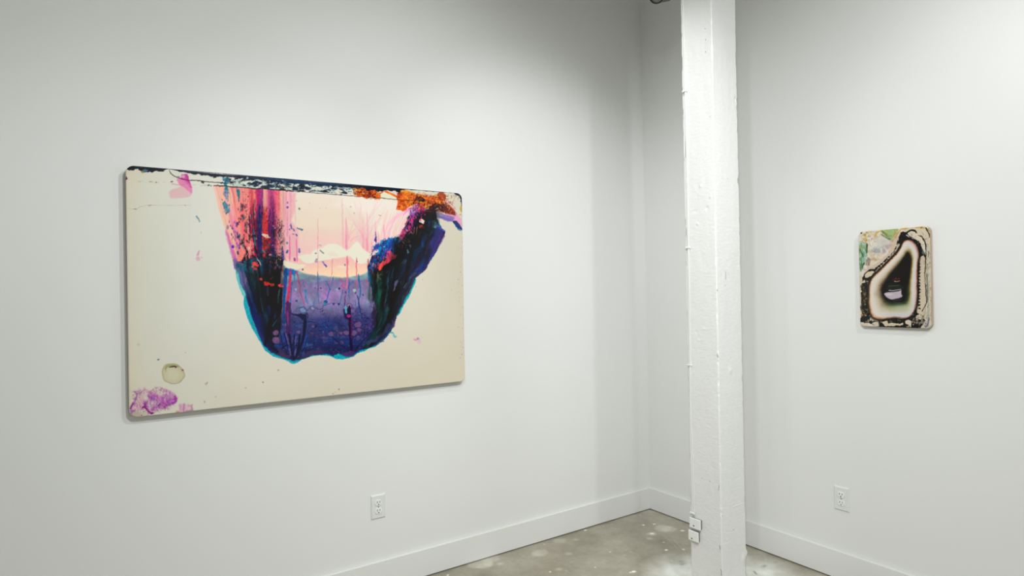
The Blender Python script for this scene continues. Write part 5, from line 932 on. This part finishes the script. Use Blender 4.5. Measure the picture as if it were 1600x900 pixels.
def bump_at(px, py, face, h, rx, rz):
    """raise or sink the surface at a spot; face 'x' looks along -x, 'y' along -y"""
    global disp
    p = pix(px, py, 0 if face == 'x' else 1, MX if face == 'x' else MY)
    u = (p.y-(MY+hw)) if face == 'x' else (p.x-(MX+hw))
    on = (isx & (ring[:, 0] < 0)) if face == 'x' else (isy & (ring[:, 1] < 0)); c_ = ring[:, 1] if face == 'x' else ring[:, 0]
    disp = disp+h*np.exp(-((c_[None, :]-u)/rx)**2-((Z_-p.z)/rz)**2)*on[None, :]
for a in [(1095, 291, 'x', .003, .006, .006), (1110, 307, 'x', .003, .004, .006), (1090, 350, 'x', .004, .004, .004), (1104, 325, 'x', -.002, .01, .008), (1086, 330, 'x', -.002, .012, .004), (1141, 579, 'y', .0035, .009, .013), (1088, 519, 'x', -.002, .005, .005), (1092, 532, 'x', .002, .006, .004), (1100, 514, 'x', .0015, .012, .003), (1138, 428, 'y', -.003, .003, .004),
          (1150, 155, 'y', -.006, .008, .008), (1162, 872, 'y', .004, .012, .02), (1069, 364, 'x', -.006, .006, .014), (1142, 96, 'y', -.003, .006, .006), (1134, 515, 'y', -.0015, .005, .004), (1128, 434, 'y', -.0015, .003, .02)]: bump_at(*a)
wob = (nc.noise(Z_*0, Z_, 1, .7, 9, 2)-.5)*.001
Pm[..., 0] = ring[:, 0]+nrm[:, 0]*disp+wob; Pm[..., 1] = ring[:, 1]+nrm[:, 1]*disp; Pm[..., 2] = Z_
# the worn kick near the foot, right side
Pm[..., 0] += (ring[:, 0] > hw-rr*1.5)[None, :]*(.012*np.exp(-((Z_-.205)/.014)**2)-.006*np.exp(-((Z_-1.9)/.02)**2)-.004*(Z_ < .19))
Pm[..., 1] += (ring[:, 1] > hw-rr*1.5)[None, :]*(-.010*np.exp(-((Z_-1.68)/.022)**2))
me = grid_mesh('post_body', Pm[:, ::1]); po = link('post_body', me, M_POST, post_root)
bm = bmesh.new(); bm.from_mesh(me); bmesh.ops.remove_doubles(bm, verts=bm.verts, dist=1e-6); bmesh.ops.holes_fill(bm, edges=[e for e in bm.edges if e.is_boundary], sides=0); bmesh.ops.recalc_face_normals(bm, faces=bm.faces); bm.to_mesh(me); bm.free()
PO = post_root.location
def on_post(px, py, face, out=0):
    p = pix(px, py, 0 if face == 'x' else 1, (MX if face == 'x' else MY)-out); return p-PO
def peg(name, c, axis, r, h, m, parent, n=12):
    rot = Matrix.Rotation(-math.pi/2, 4, 'Y') if axis == 'x' else Matrix.Rotation(math.pi/2, 4, 'X')
    bm = bmesh.new(); lathe(bm, [(0, -.002), (r, -.002), (r, h*.6), (r*.8, h), (0, h)], n, Matrix.Translation(c) @ rot); return bm_obj(name, bm, m, parent)
for px, py, f, r in [(1102, 45, 'x', .0016), (1102.5, 62, 'x', .0018), (1102.5, 81, 'x', .0022), (1110, 182, 'x', .0015), (1139, 428.5, 'y', .0022), (1133, 446, 'y', .0014), (1109.7, 751.7, 'x', .0022), (1096.8, 746.4, 'x', .0015), (1146, 827.5, 'y', .0020), (1128.5, 806, 'y', .0014), (1121, 453, 'x', .0016), (1137, 279, 'y', .0014)]:
    peg('nail_hole', on_post(px, py, f), f, r, .0016, M_GREY, post_root)
# dark strips: cable gap shade put in as colour; elsewhere cracks in the timber
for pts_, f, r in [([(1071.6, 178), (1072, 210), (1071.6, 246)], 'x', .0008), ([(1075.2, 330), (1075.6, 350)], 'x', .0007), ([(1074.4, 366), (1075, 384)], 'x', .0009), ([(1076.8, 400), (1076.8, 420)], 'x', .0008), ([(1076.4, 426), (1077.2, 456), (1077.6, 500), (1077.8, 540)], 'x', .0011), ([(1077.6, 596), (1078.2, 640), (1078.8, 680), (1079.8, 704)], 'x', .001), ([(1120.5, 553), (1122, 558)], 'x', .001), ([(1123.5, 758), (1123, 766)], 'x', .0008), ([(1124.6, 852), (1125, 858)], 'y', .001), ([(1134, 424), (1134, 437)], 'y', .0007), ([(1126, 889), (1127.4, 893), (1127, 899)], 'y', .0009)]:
    bm = bmesh.new(); tube(bm, [on_post(a_, b_, f, .0006) for a_, b_ in pts_], r*1.5, 6); bm_obj('crack_and_cable_shade', bm, M_CRACK_SHADE, post_root)
# scratch on the right face
bm = bmesh.new(); a = on_post(1141, 638.5, 'y'); b = on_post(1158, 634.5, 'y'); tube(bm, [a, (a+b)/2+Vector((0, 0, .001)), b], .0016, 6); bm_obj('paint_ridge', bm, M_POST, post_root)
bm = bmesh.new(); a = on_post(1143, 792.8, 'y'); b = on_post(1160, 787, 'y'); tube(bm, [a, b], .0012, 6); bm_obj('paint_ridge', bm, M_POST, post_root)

# cable clipped to the post, and the two boxes it feeds
cable = empty('surface_cable', (MX, MY+PW, 0), label='thin white cable clipped down the left side of the timber post', cat='cable')
CO = cable.location
path = [(1066.3, -150), (1067.5, 0), (1069, 70), (1070.5, 143), (1072.2, 200), (1073.2, 250), (1074.4, 310), (1075.3, 387), (1076.6, 450), (1077.2, 510), (1078, 570), (1078.3, 620), (1079, 680), (1081.2, 740), (1082.3, 780), (1083.2, 806)]
pts = [pix(px, py, 0, MX-(.0065 if k % 3 == 0 else .0075))-CO for k, (px, py) in enumerate(path)]
sp = [Vector(p) for p in nc.smooth([tuple(p) for p in pts], 6, False)] if False else pts
pts3 = []
for i in range(len(pts)-1):
    for k in range(5):
        q = k/5; pts3.append(pts[i].lerp(pts[i+1], q))
pts3.append(pts[-1])
bm = bmesh.new(); tube(bm, pts3, .0026, 8); bm_obj('cable_run', bm, M_CABLE, cable, True)
bm = bmesh.new(); tube(bm, [p+Vector((-.0005, -.0085 if p.z < .75 else -.005, 0)) for p in pts3 if p.z < 2.4], .0022, 8); bm_obj('cable_run', bm, M_CABLE, cable, True)
for px, py in [(1071, 143), (1076.3, 387), (1078.8, 570), (1083.2, 801)]:
    c = pix(px, py, 0, MX)-CO; bm = bmesh.new(); add_box(bm, (c.x-.0115, c.y-.013, c.z-.004), (c.x-.003, c.y+.012, c.z+.004), .0015); bm_obj('cable_clip', bm, M_CABLE, cable)
def jbox(corners, label):
    out = .017; P = [pix(a, b, 0, MX-out) for a, b in corners]
    ys = sorted(p.y for p in P); zs = sorted(p.z for p in P); ya, yb = (ys[0]+ys[1])/2, (ys[2]+ys[3])/2; za, zb = (zs[0]+zs[1])/2, (zs[2]+zs[3])/2
    c = Vector((MX, (ya+yb)/2, (za+zb)/2)); w, h = (yb-ya)/2, (zb-za)/2
    t = empty('junction_box', c, label=label, cat='electrical box', group='small white boxes on the post')
    bm = bmesh.new(); add_box(bm, (-.0115, -w+.0025, -h+.0025), (.003, w-.002, h-.002), .0015); bm_obj('box_base', bm, M_BOX_SHADE, t)  # dark base colour stands in for shade on the box sides
    bm = bmesh.new(); add_box(bm, (-out, -w, -h), (-.011, w, h), .002); bm_obj('box_cover', bm, M_BOX, t)
    return t, w, h
t1, w1, h1 = jbox([(1076.9, 808.5), (1094.2, 813), (1093.6, 828.6), (1077, 824.2)], 'upper of two small white electrical boxes on the post, where the cable ends')
t2, w2, h2 = jbox([(1075.2, 827.6), (1090.8, 832.2), (1090.4, 848.4), (1075.8, 842.9)], 'lower of two small white electrical boxes on the timber post')
for t, px, py in ((t1, 1084, 821.5), (t2, 1081, 841.3)):
    c = pix(px, py, 0, MX-.017)-t.location; bm = bmesh.new(); lathe(bm, [(0, -.001), (.0032, -.001), (.0032, .0008), (0, .0012)], 14, Matrix.Translation(c) @ Matrix.Rotation(-math.pi/2, 4, 'Y')); bm_obj('screw', bm, M_DARK, t)

# ------------------------------------------------------------------ track lamps
def lamp(head, aim, watts, cone, soft, rad, label, on=True, roll=0):
    head = Vector(head); d = (Vector(aim)-head).normalized()
    t = empty('track_lamp', head, label=label, cat='spotlight', group='track spotlights under the ceiling')
    q = d.to_track_quat('-Z', 'Y').to_matrix().to_4x4()
    bm = bmesh.new(); lathe(bm, [(0, .135), (.030, .135), (.036, .128), (.038, .06), (.0395, .01), (.0395, -.004), (.036, -.004), (.034, .012)], 40, q); bm_obj('lamp_housing', bm, M_LAMP, t, True)
    bm = bmesh.new(); lathe(bm, [(.0385, .006), (.0418, .004), (.0418, -.008), (.0378, -.009), (.0372, .002)], 40, q); bm_obj('lamp_rim', bm, M_RIM, t, True)
    bm = bmesh.new(); lathe(bm, [(0, .006), (.0372, .003), (.0372, .001)], 40, q)
    bm_obj('lamp_lens', bm, M_LENS, t, True)
    side = q.to_3x3() @ Vector((1, 0, 0)); bk = q.to_3x3() @ Vector((0, 0, .07)); top = Vector((bk.x, bk.y, CEIL-.045-head.z))
    bm = bmesh.new(); tube(bm, [bk+side*.039, bk+side*.05, bk+side*.05+Vector((0, 0, .09)), bk+Vector((0, 0, .10)), bk-side*.05+Vector((0, 0, .09)), bk-side*.05, bk-side*.039], .004, 8); bm_obj('yoke', bm, M_LAMP, t, True)
    bm = bmesh.new(); tube(bm, [bk+Vector((0, 0, .10)), top], .006, 10); add_box(bm, (top.x-.045, top.y-.018, top.z-.03), (top.x+.045, top.y+.018, top.z), .004); bm_obj('stem', bm, M_LAMP, t)
    if on:
        ld = bpy.data.lights.new('lamp_light', 'SPOT'); ld.energy = watts; ld.spot_size = math.radians(cone); ld.spot_blend = soft; ld.shadow_soft_size = rad; ld.color = LAMP_TINT
        lo = bpy.data.objects.new('lamp_light', ld); col.objects.link(lo); lo.parent = t; lo.matrix_local = Matrix.Translation(d*.08) @ q
    return head+top
for k, h, a, w, c in LAMPS: lamp(h, a, w, c, .8, .06, k)
hd = CAM+(RIGHT*(1026.6-800)+UP*(450+7.6)-BACK*FOCAL)*(3.25/FOCAL)
dirn = (CAM-hd).normalized()-RIGHT*.55+Vector((0, 0, -.05))
lone = (lamp(hd, hd+dirn, 0, 60, 1, .05, 'unlit dark round spotlight at the top edge of the view, left of the post', on=False))
def rail(a, b, label):
    a = Vector(a); b = Vector(b); t = empty('lighting_track', (a+b)/2, label=label, cat='track', group='lighting tracks on the ceiling')
    bm = bmesh.new(); m_ = (a+b)/2; ex = (b-a)/2; wx = .018 if abs(ex.y) > abs(ex.x) else abs(ex.x); wy = .018 if abs(ex.x) > abs(ex.y) else abs(ex.y)
    add_box(bm, (-wx, -wy, -.0225), (wx, wy, .0225), .002); bm_obj('track_channel', bm, M_LAMP, t)
for y, x0_, x1_, s_ in ((-1.4, -2.8, -.95, 'front'), (-2.3, -3.1, -.95, 'middle'), (-3.1, -3.8, -.95, 'rear')):
    rail((x0_, y, CEIL-.0225), (x1_, y, CEIL-.0225), 'dark '+s_+' ceiling track running parallel to the left wall')
rail((lone.x, lone.y-.3, CEIL-.0225), (lone.x, lone.y+.3, CEIL-.0225), 'short dark ceiling track between the post and the corner')
